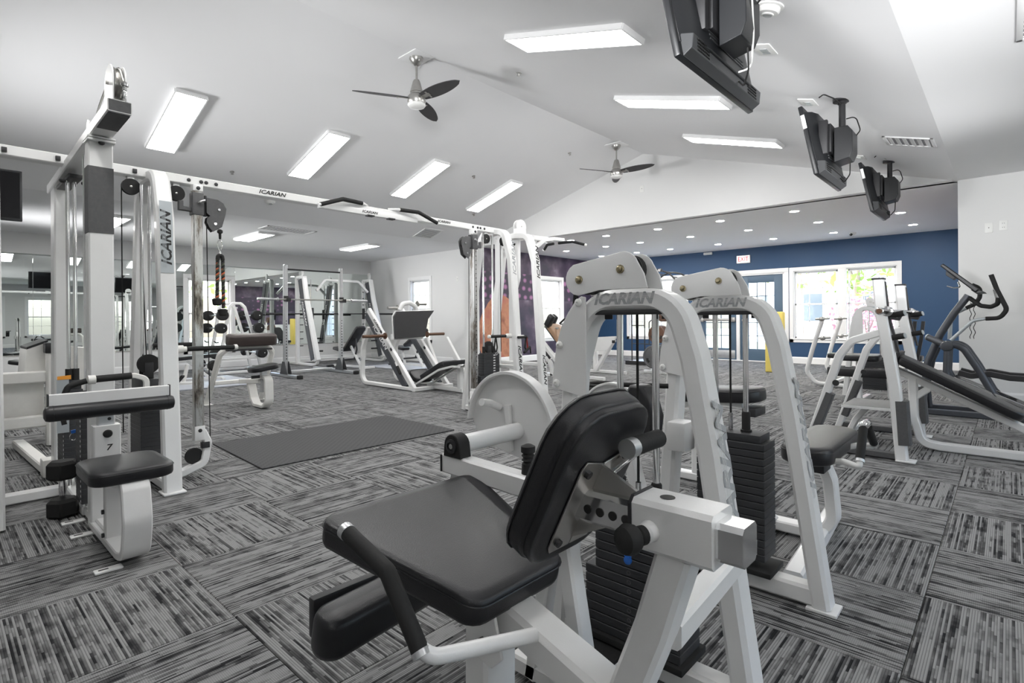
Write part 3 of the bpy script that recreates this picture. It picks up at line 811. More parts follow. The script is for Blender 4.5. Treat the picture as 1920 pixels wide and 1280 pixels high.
# ceiling mounted televisions ------------------------------------------------
def tv(y0, y1, zb, label, big=False):
    yc = (y0 + y1) / 2; xb, xt = -1.15, -1.27; H_ = .60; yp = yc - .12
    t = thing('television', label, 'television', (-1.04, yp, zc(-1.04)), 'televisions hung from the ceiling')
    hx = (xt - xb); tl = math.atan2(-hx, H_)
    M = Matrix.Translation((xb, yc, zb)) @ Matrix.Rotation(-tl, 4, 'Y')
    W = (y1 - y0) / 2
    def P(b, n, m, par=t, **k): bmesh.ops.transform(b.bm, matrix=M, verts=b.bm.verts); return b.build(n, m, par, **k)
    b = MB(); b.bx((-.035, -W, 0), (0, W, H_), .008); body = P(b, 'screen_housing', plast_b)
    b = MB(); b.bx((-.038, -W + .03, .03), (-.034, W - .03, H_ - .03)); P(b, 'screen', mat('dark_screen', (.004, .004, .005), .08) if 'dark_screen' not in MATS else MATS['dark_screen'])
    b = MB()
    o_ = [(0, -W + .02), (.045, -W + .09), (.07, -W * .55), (.07, W * .55), (.045, W - .09), (0, W - .02)]
    b.slab([V3((a, c, .07)) for a, c in o_], (0, 0, H_ - .12)); bk = P(b, 'back_cover', plast_b, bev=.006)
    b = MB(); b.slab([V3((0, -W + .03, .0)), V3((.05, -W + .03, .02)), V3((.062, -W + .06, .1)), V3((0, -W + .03, .12))], (0, 2 * W - .06, 0)); lo = P(b, 'speaker_strip', plast_g, bev=.004)
    for s in (-1, 1):                                    # perforated speaker grilles
        b = MB()
        for i in range(9):
            for j in range(4):
                y_ = s * (W - .1 - i * .016); b.box((.052 + j * .0035, y_, .03 + j * .017), (.006, .009, .009))
        P(b, 'speaker_grille', black_ink, lo)
    for k in range(3):
        b = MB(); b.bx((.068, -.25, .14 + k * .022), (.074, .22, .15 + k * .022)); P(b, 'cooling_rib', plast_g, bk)
    b = MB(); b.bx((.0, -W - .0015, H_ - .2), (-.03, -W - .0005, H_ - .08)); P(b, 'sticker', white_ink)
    b = MB(); b.bx((.046, -W + .12, H_ - .22), (.049, -W + .15, H_ - .1)); P(b, 'sticker', white_ink)
    # bracket, head box and pole
    zt = zc(-1.04)
    b = MB(); b.bx((xb - .02, yp - .2, zb + .18), (xb + .045, yp - .16, zb + .46), .004); b.bx((xb - .02, yp + .16, zb + .18), (xb + .045, yp + .2, zb + .46), .004); b.bx((xb + .02, yp - .14, zb + .2), (xb + .06, yp + .14, zb + .44), .006)
    b.build('wall_bracket', blackm, t)
    b = MB(); b.slab([(-1.08, yp - .09, zb + .12), (-.97, yp - .09, zb + .14), (-.945, yp - .09, zb + .2), (-.945, yp - .09, zb + .36), (-.98, yp - .09, zb + .41), (-1.08, yp - .09, zb + .41)], (0, .2, 0)); b.build('mount_box', plast_b, t, bev=.004)
    b = MB(); b.lathe((-1.035, yp, zb + .36), (0, 0, 1), [(.026, 0), (.026, .26), (.034, .265), (.034, .33), (.026, .335), (.026, zt - zb - .365)], 16); b.build('ceiling_pole', blackm, t)
    b = MB(); b.lathe((-1.035, yp, zt), (0, 0, -1), [(.07, -.015), (.07, .012), (.05, .016)], 16); b.build('ceiling_plate', blackm, t)
    b = MB(); q = random.random() * .04
    b.tube([(-1.04, yp - .02, zb + .62), (-1.06, yp - .16, zb + .6 + q), (-1.12, yp - .24, zb + .66), (-1.14, yp - .3, zb + .62)], .005, .05, 6); b.build('cable', rubber, t); b = MB()
    b.tube([(-1.01, yp + .03, zb + .5), (-.95, yp + .08, zb + .52), (-.92, yp + .1, zb + .4), (-.98, yp + .05, zb + .3)], .005, .04, 6); b.build('cable', rubber, t); b = MB()
    b.tube([(-.99, yp + .06, zb + .14), (-1.0, yp + .1, zb + .04), (-1.06, yp + .2, zb - .0), (-1.1, yp + .24, zb + .05)], .005, .04, 6)
    b.build('cable', rubber, t)
    if big:
        b = MB(); b.tube([(-1.08, yp - .15, zt - .02), (-.97, yp - .12, zb + .5), (-.935, yp - .04, zb + .36), (-.95, yp + .03, zb + .18), (-1.0, yp + .14, zb + .06), (-1.06, yp + .12, zb + .05)], .005, .08, 6); b.build('white_cable', plast_w, t)['label'] = 'white cable looping down'
tv(2.45, 3.46, 2.325, 'black television seen from behind, nearest of the three hanging in a row', True)
tv(4.98, 5.83, 2.245, 'black television seen from behind, middle of the three hanging in a row')
tv(7.45, 8.33, 2.29, 'black television seen from behind, furthest of the three by the gable')
# small television far left
t = thing('television', 'small dark television hung edge-on at the far left edge', 'television', (-8.1, .62, zc(-8.1)), None)
b = MB(); b.bx((-8.17, .36, 2.2), (-8.12, .73, 2.76), .006); b.build('screen_housing', plast_b, t)
b = MB(); b.bx((-8.119, .38, 2.23), (-8.117, .71, 2.74)); b.build('screen', MATS['dark_screen'], t)
b = MB(); b.cyl((-8.2, .52, 2.5), (-8.2, .52, zc(-8.2)), .025); b.bx((-8.2, .45, 2.4), (-8.16, .6, 2.6)); b.build('ceiling_pole', blackm, t)

# detectors, vents, sprinklers, outlets --------------------------------------
def tilt(x): s = SL_L if x < RIDGE[0] and x > -9.08 else (SL_R if RIDGE[0] < x < -.46 else 0); return V3((math.sin(s), 0, -math.cos(s)))
def detector(x, y, label, r=.062):
    c = V3((x, y, zc(x))); d = tilt(x)
    t = thing('smoke_detector', label, 'smoke detector', c)
    b = MB(); b.lathe(c, d, [(r * 1.25, -.002), (r * 1.25, .008), (r * 1.1, .012)], 28); b.build('base', plast_w, t)
    b = MB(); b.lathe(c, d, [(r, .01), (r * 1.02, .03), (r * .9, .042), (r * .55, .046), (r * .5, .052), (r * .2, .055)], 28); b.build('cap', plast_w, t)
    b = MB(); b.lathe(c + d * .0455, d, [(r * .42, .008), (r * .4, .01), (r * .1, .012)], 20); b.build('sensor', zinc, t)
detector(-1.03, 3.39, 'white round smoke detector above the televisions')
detector(-8.45, 3.63, 'white round smoke detector seen under the beam of the cable crossover', .07)
def sprinkler(x, y, label):
    c = V3((x, y, zc(x))); d = tilt(x)
    b = MB(); b.lathe(c, d, [(.03, 0), (.03, .004), (.012, .006), (.008, .03), (.02, .032), (.02, .034)], 12)
    tag(b.build('sprinkler_head', steel), label, 'sprinkler', 'sprinkler heads')
for (px, py), lb in {(973, 137): 'small ceiling sprinkler head right of the nearer fan', (888, 330): 'small ceiling sprinkler head above the crossover, beyond the third lit panel', (888, 401): 'small ceiling sprinkler head over the right end of the crossover beam', (435, 322): 'small ceiling sprinkler head left of the second lit panel', (1068, 287): 'small ceiling sprinkler head left of the far fan'}.items():
    sl = (-4.77, 3.988, SL_R) if px == 973 else (-4.77, 3.988, SL_L)
    d = _ray(px, py); s = math.tan(sl[2]); k = (sl[1] - CAM_H - sl[0] * s) / (d.z - d.x * s); p = _C + d * k
    sprinkler(p.x, p.y, lb)
sprinkler(-3.8, 11.6, 'small sprinkler head on the recess ceiling near the exit sign')
def vent(x0, x1, y0, y1, along, label, n=8, name='air_vent'):
    xm_, z = (x0 + x1) / 2, None
    t = thing(name, label, 'vent', (xm_, (y0 + y1) / 2, zc(xm_)))
    d = tilt(xm_); sl = math.atan2(d.x, -d.z) * 1.0
    lx = (x1 - x0) / math.cos(sl); M = Matrix.Translation((xm_, (y0 + y1) / 2, zc(xm_))) @ Matrix.Rotation(-sl, 4, 'Y')
    hx, hy = lx / 2, (y1 - y0) / 2
    def P(b, n_, m): bmesh.ops.transform(b.bm, matrix=M, verts=b.bm.verts); return b.build(n_, m, t)
    b = MB(); w = .03
    for s in (-1, 1): b.bx((-hx, s * (hy - w / 2) - w / 2, -.012), (hx, s * (hy - w / 2) + w / 2, 0), .002); b.bx((s * (hx - w / 2) - w / 2, -hy, -.012), (s * (hx - w / 2) + w / 2, hy, 0), .002)
    P(b, 'frame', trimw)
    b = MB(); b.bx((-hx + w, -hy + w, -.003), (hx - w, hy - w, -.001)); P(b, 'backing', mat('vent_shadow', (.36, .36, .37), .8) if 'vent_shadow' not in MATS else MATS['vent_shadow'])
    for k in range(n):
        b = MB()
        if along == 'y': x = -hx + w + (2 * hx - 2 * w) * (k + .5) / n; b.box((x, 0, -.008), ((2 * hx - 2 * w) / n * .72, 2 * hy - 2 * w, .003), rot_axis('Y', 14))
        else: y = -hy + w + (2 * hy - 2 * w) * (k + .5) / n; b.box((0, y, -.008), (2 * hx - 2 * w, (2 * hy - 2 * w) / n * .72, .003), rot_axis('X', 14))
        P(b, 'slat', trimw)
vent(-10.05, -9.6, 4.08, 5.0, 'x', 'long return air grille on the flat ceiling by the soffit edge', 14)
vent(-9.0, -8.55, 6.75, 7.22, 'y', 'square air grille low on the left ceiling slope', 8)
vent(-.93, -.52, 6.5, 6.86, 'y', 'wide flat supply vent on the right slope near the valley', 6)
vent(.04, .5, 3.6, 4.53, 'x', 'large return air grille at the top right corner', 14)
vent(-2.3, -1.8, 12.68, 12.83, 'x', 'slim air vent on the recess ceiling right of the camera dome', 3)
vent(-4.1, -3.6, 12.74, 12.89, 'x', 'slim air vent on the recess ceiling above the doors', 3)
vent(-6.4, -5.9, 12.74, 12.89, 'x', 'slim air vent on the recess ceiling left of the exit sign', 3)
# ceiling boxes for the television cables
for k, (x, y) in enumerate(((-1.27, 4.05), (-1.31, 5.35), (-1.32, 7.62))):
    d = tilt(x); c = V3((x, y, zc(x))); R = Matrix.Rotation(-SL_R, 3, 'Y')
    t = thing('ceiling_outlet', 'white square ceiling outlet plate beside the %s television' % ['nearest', 'middle', 'furthest'][k], 'outlet', c, 'outlet plates on the right slope')
    b = MB(); b.box(c + d * .004, (.13, .2, .008), R, .002); b.build('plate', plast_w, t)
    b = MB(); b.box(c + d * .010, (.05, .05, .006), R); b.box(c + d * .01 + V3((0, .055, 0)), (.05, .03, .006), R); b.build('socket', zinc, t)
def wplate(p, ax, label, kind):
    w, h = .075, .118; p = V3(p)
    t = thing('wall_plate', label, 'outlet', p)
    b = MB(); b.box(p + V3(ax) * .003, (w if ax[1] else .006, .006 if ax[1] else w, h), None, .002); b.build('cover', plast_w, t)
    b = MB()
    u = V3((1, 0, 0)) if ax[1] else V3((0, 1, 0))
    if kind == 'duplex':
        for s in (-1, 1):
            for e in (-1, 1): b.box(p + V3(ax) * .007 + V3((0, 0, .024 * s)) + u * .008 * e, (.003, .003, .012))
    else: b.cyl(p + V3(ax) * .004, p + V3(ax) * .012, .005, 8)
    b.build('slot', black_ink, t)
wplate((-.175, YG, 2.115), (0, -1, 0), 'white cable plate high on the right wall, left one of the pair', 'coax')
wplate((-.045, YG, 2.13), (0, -1, 0), 'white double socket high on the right wall, right one of the pair', 'duplex')
wplate((-4.80, YG, 3.37), (0, -1, 0), 'white blank plate high on the gable wall', 'coax')
wplate((-9.75, YG, 2.05), (0, -1, 0), 'white switch plate on the grey wall left of the mural', 'coax')
wplate((-6.25 + .05, YB, .35), (0, -1, 0), 'white socket low on the blue wall', 'duplex')
wplate((XL, 7.0, .34), (1, 0, 0), 'white socket under the mirrors behind the smith machine', 'duplex')
t = thing('security_camera', 'small white dome camera with a black eye on the recess ceiling', 'camera', (-2.30, 12.62, HC))
b = MB(); b.lathe((-2.30, 12.62, HC), (0, 0, -1), [(.06, 0), (.06, .02), (.05, .05), (.02, .07)], 20); b.build('dome', plast_w, t)
b = MB(); b.lathe((-2.32, 12.56, HC - .045), (-.1, -1, -.5), [(.026, 0), (.026, .02), (.015, .032)], 16); b.build('eye', black_ink, t)
t = thing('exit_sign', 'white EXIT sign with red letters on the blue wall above the doors', 'sign', (-4.77, YB, 2.39))
b = MB(); b.bx((-4.93, YB - .045, 2.39), (-4.61, YB, 2.58), .006); b.build('housing', plast_w, t)
b = MB(); b.bx((-4.915, YB - .048, 2.405), (-4.625, YB - .044, 2.565)); b.build('face', exit_m, t)
text('lettering', 'EXIT', (-4.77, YB - .049, 2.485), (1, 0, 0), (0, 0, 1), .115, red_ink, t, bold=.02, shear=0, sx=.78)
t = thing('emergency_light', 'small white box at the top of the blue wall left of the exit sign', 'emergency light', (-5.65, YB, 2.66))
b = MB(); b.bx((-5.76, YB - .06, 2.67), (-5.54, YB, 2.73), .01); b.build('housing', plast_w, t)
b = MB(); b.cyl((-5.7, YB - .075, 2.7), (-5.7, YB - .055, 2.7), .025); b.cyl((-5.6, YB - .075, 2.7), (-5.6, YB - .055, 2.7), .025); b.build('lamp_head', plast_w, t)
# ------------------------------------------------------------------ selectorised leg machines with an arched weight tower
def weight_plate(parent, x0, x1, y0, y1, z, h=.027, m=plate_black, hole=None):
    b = MB(); b.bx((x0, y0, z + .001), (x1, y1, z + h), .002, 1)
    o = b.build('weight_plate', m, parent, smooth=False)
    return o
def arch_tower(t, yc, x0=0.0, wide=0, n=16, zb=.13):
    """white inverted-U frame round a weight stack; stands in the plane y=yc"""
    X = lambda v: v + x0
    b = MB()
    b.bar([(X(-.502), yc, .012), (X(-.60), yc, .69), (X(-.648), yc, .95), (X(-.70), yc, 1.118), (X(-.99), yc, 1.118), (X(-1.055), yc, .90), (X(-1.12), yc, .012)], .062, .088, (0, 1, 0), fil=.13, fn=7, ch=.012)
    fr = b.build('arch_frame', white, t)
    b = MB(); b.bar([(X(-1.13), yc + .0, .045), (X(-.50), yc, .045)], .07, .07, (0, 1, 0)); b.build('base_rail', white, t)
    for xx, s in ((-.50, 1), (-1.13, -1)):
        b = MB(); b.bx((X(xx) - .05, yc - .05, 0), (X(xx) + .05, yc + .05, .012), .003); b.build('foot_plate', white, t)
    # guide rods, cable, top bracket
    for xr in (-.89, -.77):
        b = MB(); b.cyl((X(xr), yc, .1), (X(xr), yc, 1.09), .0105); r = b.build('guide_rod', chrome, t)
        top = zb + n * .028 + .03
        b = MB(); b.lathe((X(xr), yc, top), (0, 0, 1), [(.021, 0), (.021, .008), (.016, .01), (.016, .075), (.0125, .08)], 16); b.build('collar', rubber, r)
    b = MB(); b.cyl((X(-.83), yc, zb + n * .028), (X(-.83), yc, 1.10), .0042, 8); b.build('cable', rubber, t)
    b = MB(); b.cyl((X(-.83), yc, zb + n * .028 + .03), (X(-.83), yc, zb + n * .028 + .10), .0085, 10); b.build('cable_end', chrome, t)
    b = MB(); b.bx((X(-.965), yc - .04, 1.072), (X(-.70), yc + .04, 1.087), .003)
    b.build('top_bracket', blackm, t)
    for xr in (-.93, -.735):
        b = MB(); b.cyl((X(xr), yc, 1.058), (X(xr), yc, 1.075), .013, 8); b.build('bracket_bolt', blackm, t)
    # plates
    for k in range(n):
        z = zb + k * .028
        if wide and k < wide: weight_plate(t, X(-.985), X(-.672), yc - .06, yc + .07, z)
        else: weight_plate(t, X(-.948), X(-.684), yc - .06, yc + .07, z)
    b = MB(); b.bx((X(-.93), yc - .055, zb + n * .028), (X(-.70), yc + .06, zb + n * .028 + .03), .003); b.build('top_plate', plate_black, t)
    if wide:
        for k in range(n):
            b = MB(); b.lathe((X(-.83), yc - .06, zb + k * .028 + .014), (0, -1, 0), [(.007, -.001), (.007, .0012), (.0045, .0014), (.0045, -.001)], 10); b.build('pin_hole', greyd, t)
        for k in range(n):
            b = MB(); b.bx((X(-.745), yc - .0612, zb + k * .028 + .008), (X(-.715), yc - .060, zb + k * .028 + .02)); b.build('weight_sticker', white_ink, t, smooth=False)
    b = MB(); b.bx((X(-.99), yc - .075, .08), (X(-.66), yc + .085, .10), .003); b.build('buffer_plate', rubber, t)
    # pulley guard: two rounded plates with a pulley between
    def guard(yy):
        o_ = []
        cx, cz, r = X(-1.005), 1.186, .052
        for k in range(9): a = math.radians(115 + 150 * k / 8); o_.append((cx + r * math.cos(a), cz + r * math.sin(a)))
        o_ += [(X(-.93), 1.148), (X(-.765), 1.148), (X(-.775), 1.19)]
        cx, cz, r = X(-.845), 1.208, .052
        for k in range(7): a = math.radians(20 + 85 * k / 6); o_.append((cx + r * math.cos(a), cz + r * math.sin(a)))
        b = MB(); b.slab([V3((p, yy, q)) for p, q in o_], (0, .006, 0)); return b.build('pulley_guard', white, t, bev=.0015)
    g1 = guard(yc - .056); g2 = guard(yc + .038)
    for (xx, zz) in ((-1.003, 1.184), (-.853, 1.208)):
        b = MB(); b.lathe((X(xx), yc - .055, zz), (0, -1, 0), [(.0135, 0), (.0135, .004), (.009, .005), (.009, .012), (.005, .016)], 10); b.build('bolt', gold, g1)
        b = MB(); b.lathe((X(xx), yc + .02, zz), (0, -1, 0), [(.046, 0), (.046, .005), (.040, .014), (.046, .023), (.046, .028), (.01, .028)], 24); b.build('pulley', rubber, t)
    b = MB(); b.bx((X(-.96), yc - .03, 1.145), (X(-.80), yc + .03, 1.153), .002); b.build('top_slot_cover', plast_g, t)
    # belt down the outside
    b = MB(); b.bar([(X(-1.052), yc - .0, 1.18), (X(-1.085), yc, .90), (X(-1.148), yc, .15)], .005, .024, (0, 1, 0)); b.build('belt', rubber, t)
    # shield over the left leg
    o_ = [(-.981, .812), (-.981, 1.128), (-.998, 1.132), (-1.02, 1.118), (-1.05, 1.08), (-1.078, 1.035), (-1.098, .975), (-1.108, .92), (-1.118, .835), (-1.05, .822)]
    b = MB(); b.slab([V3((X(p), yc - .0545, q)) for p, q in o_], (0, .005, 0)); sh = b.build('side_shield', white, t, bev=.0015)
    for xx, zz in ((-1.008, 1.112), (-1.085, .975), (-1.098, .85)):
        b = MB(); b.lathe((X(xx), yc - .054, zz), (0, -1, 0), [(.013, 0), (.013, .004), (.009, .008), (.004, .009), (.004, .005)], 12); b.build('bolt', plast_w, sh)
    text('lettering', 'ICARIAN', (X(-.856), yc - .0445, 1.119), (1, 0, 0), (0, 0, 1), .034, grey_ink, t, sx=1.08, bold=.035, slits=4)
    d = V3((.098, 0, -.678)).normalized() * -1
    text('lettering', 'ICARIAN', (X(-.590) + .0325, yc + .004, .62), d, (0, -1, 0), .062, grey_ink, t, sx=1.2, bold=.035, slits=4)

# --- foreground machine
A = thing('leg_curl_machine', 'large seated leg machine in the foreground with a broad black seat and leaning back pad', 'gym machine', (-.8, 1.2, 0))
arch_tower(A, 1.46, wide=7, n=13, zb=.10)
yc = .87
sl = math.atan2(.1, .43)
R = Matrix.Rotation(sl, 3, 'Y') @ Matrix.Rotation(0, 3, 'Z')
seat = pad('seat', (-.992, yc, .522), (.448, .50, .062), vinyl, A, R, .03, top=.62)
# back pad
lean = math.radians(26)
Rb = Matrix.Rotation(lean, 3, 'Y') @ Matrix(((0, 0, 1), (0, 1, 0), (-1, 0, 0)))
back = pad('back_pad', (-.628, yc - .005, .758), (.35, .275, .05), vinyl, A, Matrix.Rotation(lean, 3, 'Y') @ Matrix.Rotation(math.radians(-90), 3, 'Y'), .055)
n_b = Matrix.Rotation(lean, 3, 'Y') @ V3((1, 0, 0)); u_b = Matrix.Rotation(lean, 3, 'Y') @ V3((0, 0, 1))
cb = V3((-.628, yc - .005, .758)) + n_b * .024
pad('backing', cb + n_b * .004, (.34, .262, .024), vinyl, back, Matrix.Rotation(lean, 3, 'Y') @ Matrix.Rotation(math.radians(90), 3, 'Y'), .05, seam=False)
for s in (-1, 1):
    q = cb + n_b * .0175 - u_b * .035
    b = MB(); b.slab([q + V3((0, s * .002, 0)) + u_b * .09, q + V3((0, s * .062, 0)) + u_b * .105, q + V3((0, s * .072, 0)) + u_b * .09, q + V3((0, s * .072, 0)) - u_b * .09, q + V3((0, s * .062, 0)) - u_b * .105, q + V3((0, s * .002, 0)) - u_b * .105], n_b * .004); pl_ = b.build('back_bracket', steel, A, bev=.001)
    for e in (-1, 1):
        b = MB(); b.cyl(q + V3((0, s * .052, 0)) + u_b * .08 * e + n_b * .003, q + V3((0, s * .052, 0)) + u_b * .08 * e + n_b * .012, .008, 8); b.build('bolt', blackm, pl_)
b = MB(); b.slab([cb + n_b * .014 + u_b * .05 + V3((0, -.004, 0)), cb + n_b * .014 - u_b * .13 + V3((0, -.004, 0)), V3((-.49, yc - .004, .70)), V3((-.47, yc - .004, .735))], (0, .008, 0)); b.build('gusset', steel, A)
# adjusting tube with holes, receiver on its post
b = MB(); b.bar([(-.625, yc, .705), (-.300, yc, .705)], .062, .062, (0, 1, 0), ch=.008); tube_ = b.build('adjusting_tube', chrome, A)
for k in range(4):
    b = MB(); b.lathe((-.503 - k * .027, yc - .0312, .703), (0, -1, 0), [(.0085, -.001), (.0085, .0012), (.0005, .0013)], 14); b.build('hole', black_ink, tube_)
b = MB(); b.bar([(-.487, yc, .705), (-.343, yc, .705)], .088, .086, (0, 1, 0), ch=.008); rc = b.build('receiver', white, A)
b = MB(); b.lathe((-.438, yc, .7492), (0, 0, 1), [(.013, 0), (.013, .0006)], 20); b.build('hole', black_ink, rc)
b = MB(); b.bar([(-.490, yc, .705), (-.484, yc, .705)], .094, .092, (0, 1, 0)); b.build('sleeve_edge', blackm, rc)
b = MB(); b.lathe((-.45, yc - .04, .70), (0, -1, 0), [(.019, 0), (.017, .02), (.013, .024)], 16); b.build('pin_boss', white, rc)
b = MB(); b.lathe((-.45, yc - .064, .70), (-.25, -1, 0), [(.016, 0), (.016, .012), (.012, .016), (.022, .022), (.026, .034), (.022, .046), (.01, .052)], 18); b.build('pull_knob', rubber, rc)
b = MB(); b.bar([(-.415, yc, .665), (-.46, yc, .52), (-.53, yc, .34), (-.60, yc, .15), (-.65, yc, .02)], .062, .066, (0, 1, 0), ch=.008); b.build('post', white, A)
b = MB(); b.bar([(-.97, yc, .485), (-.84, yc, .43), (-.50, yc, .33), (-.2, yc, .23)], .07, .085, (0, 1, 0), fil=.05); b.build('main_beam', white, A)
b = MB(); b.bar([(-.25, yc, .25), (-.2, yc, .02)], .06, .07, (0, 1, 0)); b.build('rear_leg', white, A)
b = MB(); b.bar([(-.855, yc - .02, .42), (-.862, yc - .02, .02)], .07, .1, (0, 1, 0), ch=.008); b.build('front_leg', white, A)
b = MB(); b.bar([(-.45, yc + .02, .50), (-.505, 1.44, .47)], .05, .05, (0, 0, 1)); b.build('brace', white, A)
b = MB(); b.bar([(-.95, 1.2, .47), (-.905, 1.2, .43), (-.83, 1.2, .02)], .05, .055, (0, 1, 0)); b.build('support_leg', white, A)
b = MB(); b.bar([(-.95, 1.2, .45), (-1.03, 1.2, .02)], .04, .05, (0, 1, 0)); b.build('support_leg', white, A)
b = MB(); b.bar([(-1.1, 1.2, .04), (-.5, 1.2, .04)], .05, .05, (0, 1, 0)); b.build('floor_rail', white, A)
b = MB(); b.bar([(-.86, .80, .04), (-.86, 1.46, .04)], .05, .06, (1, 0, 0)); b.build('floor_rail', white, A)
b = MB(); b.bx((-.98, 1.33, .0), (-.84, 1.46, .075), .004); b.build('rubber_block', rubber, A)
b = MB(); b.slab([V3((-.86, yc - .075, .34)), V3((-.80, yc - .075, .33)), V3((-.77, yc - .075, .36)), V3((-.79, yc - .075, .44)), V3((-.87, yc - .075, .46))], (0, .008, 0)); pv = b.build('pivot_plate', white, A, bev=.002)
b = MB(); b.lathe((-.822, yc - .075, .375), (0, -1, 0), [(.014, 0), (.014, .006), (.008, .009)], 12); b.build('bolt', rubber, pv)
# side handles (white tube, black grips, bright end rings)
for s in (-1, 1):
    yh = yc + s * .27
    P_ = [(-1.04, yh, .615), (-.885, yh, .575), (-.775, yh, .452), (-.70, yc + s * .05, .43)] if s < 0 else [(-1.115, yh + .01, .612), (-.93, yh + .01, .56), (-.88, yh - .06, .47), (-.88, yc + .05, .45)]
    b = MB(); b.tube([P_[1], P_[2], P_[3]], .0145, .045, 14); hd = b.build('handle_tube', white, A)
    b = MB(); b.tube([V3(P_[0]) + V3((.01, 0, -.0025)), P_[1], V3(P_[1]).lerp(V3(P_[2]), .9)], .0168, .02, 16); b.build('handle_grip', rubber, hd)
    b = MB(); b.tube([V3(P_[0]) + V3((-.003, 0, .0005)), V3(P_[0]) + V3((.013, 0, -.0033))], .0176, seg=16); b.build('end_ring', zinc, hd)
    b = MB(); b.tube([V3(P_[1]).lerp(V3(P_[2]), .9), V3(P_[1]).lerp(V3(P_[2]), .97)], .0176, seg=16); b.build('end_ring', zinc, hd)
# chrome lever with a grip beside the back pad
b = MB(); b.tube([(-.60, yc + .03, .715), (-.575, yc + .045, .765), (-.535, yc + .045, .80), (-.525, yc + .08, .815)], .010, .03, 12); lv = b.build('lever', chrome, A)
b = MB(); b.cyl((-.525, .905, .817), (-.525, 1.005, .817), .018, 18); b.build('lever_grip', rubber, lv)
b = MB(); b.cyl((-.525, .882, .817), (-.525, .906, .817), .0188, 18); b.build('end_ring', zinc, lv)
# leg roller pad on its arm
ca, sa = math.cos(math.radians(6.5)), math.sin(math.radians(6.5))
Rr = Matrix.Rotation(math.radians(6.5), 3, 'Z')
pad('leg_pad', (-1.335, .90, .245), (.105, .46, .115), vinyl, A, Rr @ Matrix.Rotation(math.radians(12), 3, 'Y'), .04, seam=False)
b = MB(); b.bx((-1.41, .70, .2), (-1.38, .98, .31), .006); b.build('pad_backing', blackm, A)
b = MB(); b.bar([(-1.27, 1.15, .67), (-1.30, 1.13, .42), (-1.32, 1.08, .27)], .045, .05, (0, 1, 0), fil=.05); b.build('lift_arm', white, A)
# cam disc, axle, bearing, rail
o_ = []
cx, cz, r = -1.292, .672, .203
for k in range(25): a = math.radians(-8 + 182 * k / 24); o_.append((cx + r * math.cos(a), cz + r * math.sin(a)))
o_ += [(-1.47, .645), (-1.36, .595), (-1.24, .575), (-1.13, .60)]
b = MB(); b.slab([V3((p, 1.395, q)) for p, q in o_], (0, .012, 0)); cam_ = b.build('cam_plate', white, A, bev=.002)
b = MB(); rim = [(cx + (r - .002) * math.cos(math.radians(-8 + 182 * k / 30)), 1.392, cz + (r - .002) * math.sin(math.radians(-8 + 182 * k / 30))) for k in range(31)]
b.bar(rim, .012, .045, (0, 1, 0)); b.build('cam_rim', white, cam_)
b = MB(); b.cyl((-1.262, 1.13, .672), (-1.262, 1.395, .672), .028, 22); ax_ = b.build('axle', white, A)
b = MB(); b.slab([V3((-1.262 + .036 * math.cos(a), 1.09, .672 + .036 * math.sin(a))) for a in [PI * k / 10 for k in range(11)]] + [V3((-1.302, 1.09, .637)), V3((-1.222, 1.09, .637))], (0, .045, 0)); be = b.build('bearing_block', rubber, A, bev=.003)
b = MB(); b.lathe((-1.262, 1.091, .672), (0, -1, 0), [(.022, 0), (.022, .006), (.015, .007), (.015, .002)], 18); b.build('bearing_ring', blackm, be)
b = MB(); b.cyl((-1.262, 1.086, .672), (-1.262, 1.092, .672), .008, 12); b.build('axle_end', chrome, be)
b = MB(); b.bar([(-1.315, 1.12, .612), (-.93, 1.12, .600), (-.66, 1.2, .56)], .052, .06, (0, 0, 1), ch=.006); b.build('cross_rail', white, A)
b = MB(); b.bx((-1.317, 1.09, .586), (-1.312, 1.15, .638)); b.build('end_cap', blackm, A)
b = MB(); b.tube([(-1.345, 1.39, .745), (-1.352, 1.35, .765), (-1.345, 1.30, .775)], .013, .02, 14); b.build('cam_peg', white, cam_)
b = MB(); b.bar([(-1.30, 1.385, .76), (-1.29, 1.385, .60)], .022, .02, (0, 1, 0)); b.build('cam_rib', white, cam_)
b = MB(); b.tube([(-1.092, 1.42, .73), (-1.05, 1.43, .70), (-1.0, 1.44, .64), (-.9, 1.45, .60)], .008, seg=8); b.build('cam_belt', rubber, A)
b = MB(); b.lathe((-.985, 1.13, .62), (0, 0, 1), [(.02, 0), (.018, .04), (.012, .045), (.019, .05), (.014, .056), (.019, .062), (.014, .068), (.02, .072), (.02, .088), (.008, .094)], 16); b.build('stop_knob', rubber, A)
# small blue clip hanging from the selector pin
t = thing('blue_clip', 'small bright blue plastic clip hanging on the foreground weight stack', 'clip', (-.655, 1.38, .47))
c_ = onY(1177, 1050, 1.375)
b = MB(); b.lathe((c_.x, 1.38, c_.z), (0, -1, 0), [(.0115, 0), (.0125, .004), (.0115, .009), (.006, .011)], 18); b.build('disc', bluep, t)
for s in (-1, 1): b = MB(); b.box((c_.x + s * .008, 1.376, c_.z + .012), (.006, .008, .008), None, .002); b.build('ear', bluep, t)
b = MB(); b.tube([(c_.x, 1.38, c_.z + .012), (c_.x + .004, 1.385, c_.z + .03), (c_.x + .002, 1.39, c_.z + .05)], .0025, seg=6); b.build('cord', blackm, t)

# --- second identical machine to the right/behind, with its two seats
B = thing('leg_extension_machine', 'second arched weight machine with grey lettering, right behind the foreground machine', 'gym machine', (-.8, 2.2, 0))
arch_tower(B, 2.2, n=16, zb=.13)
b = MB(); b.bar([(-.62, 2.26, .045), (-.68, 3.2, .045)], .07, .07, (1, 0, 0)); b.build('floor_rail', white, B)

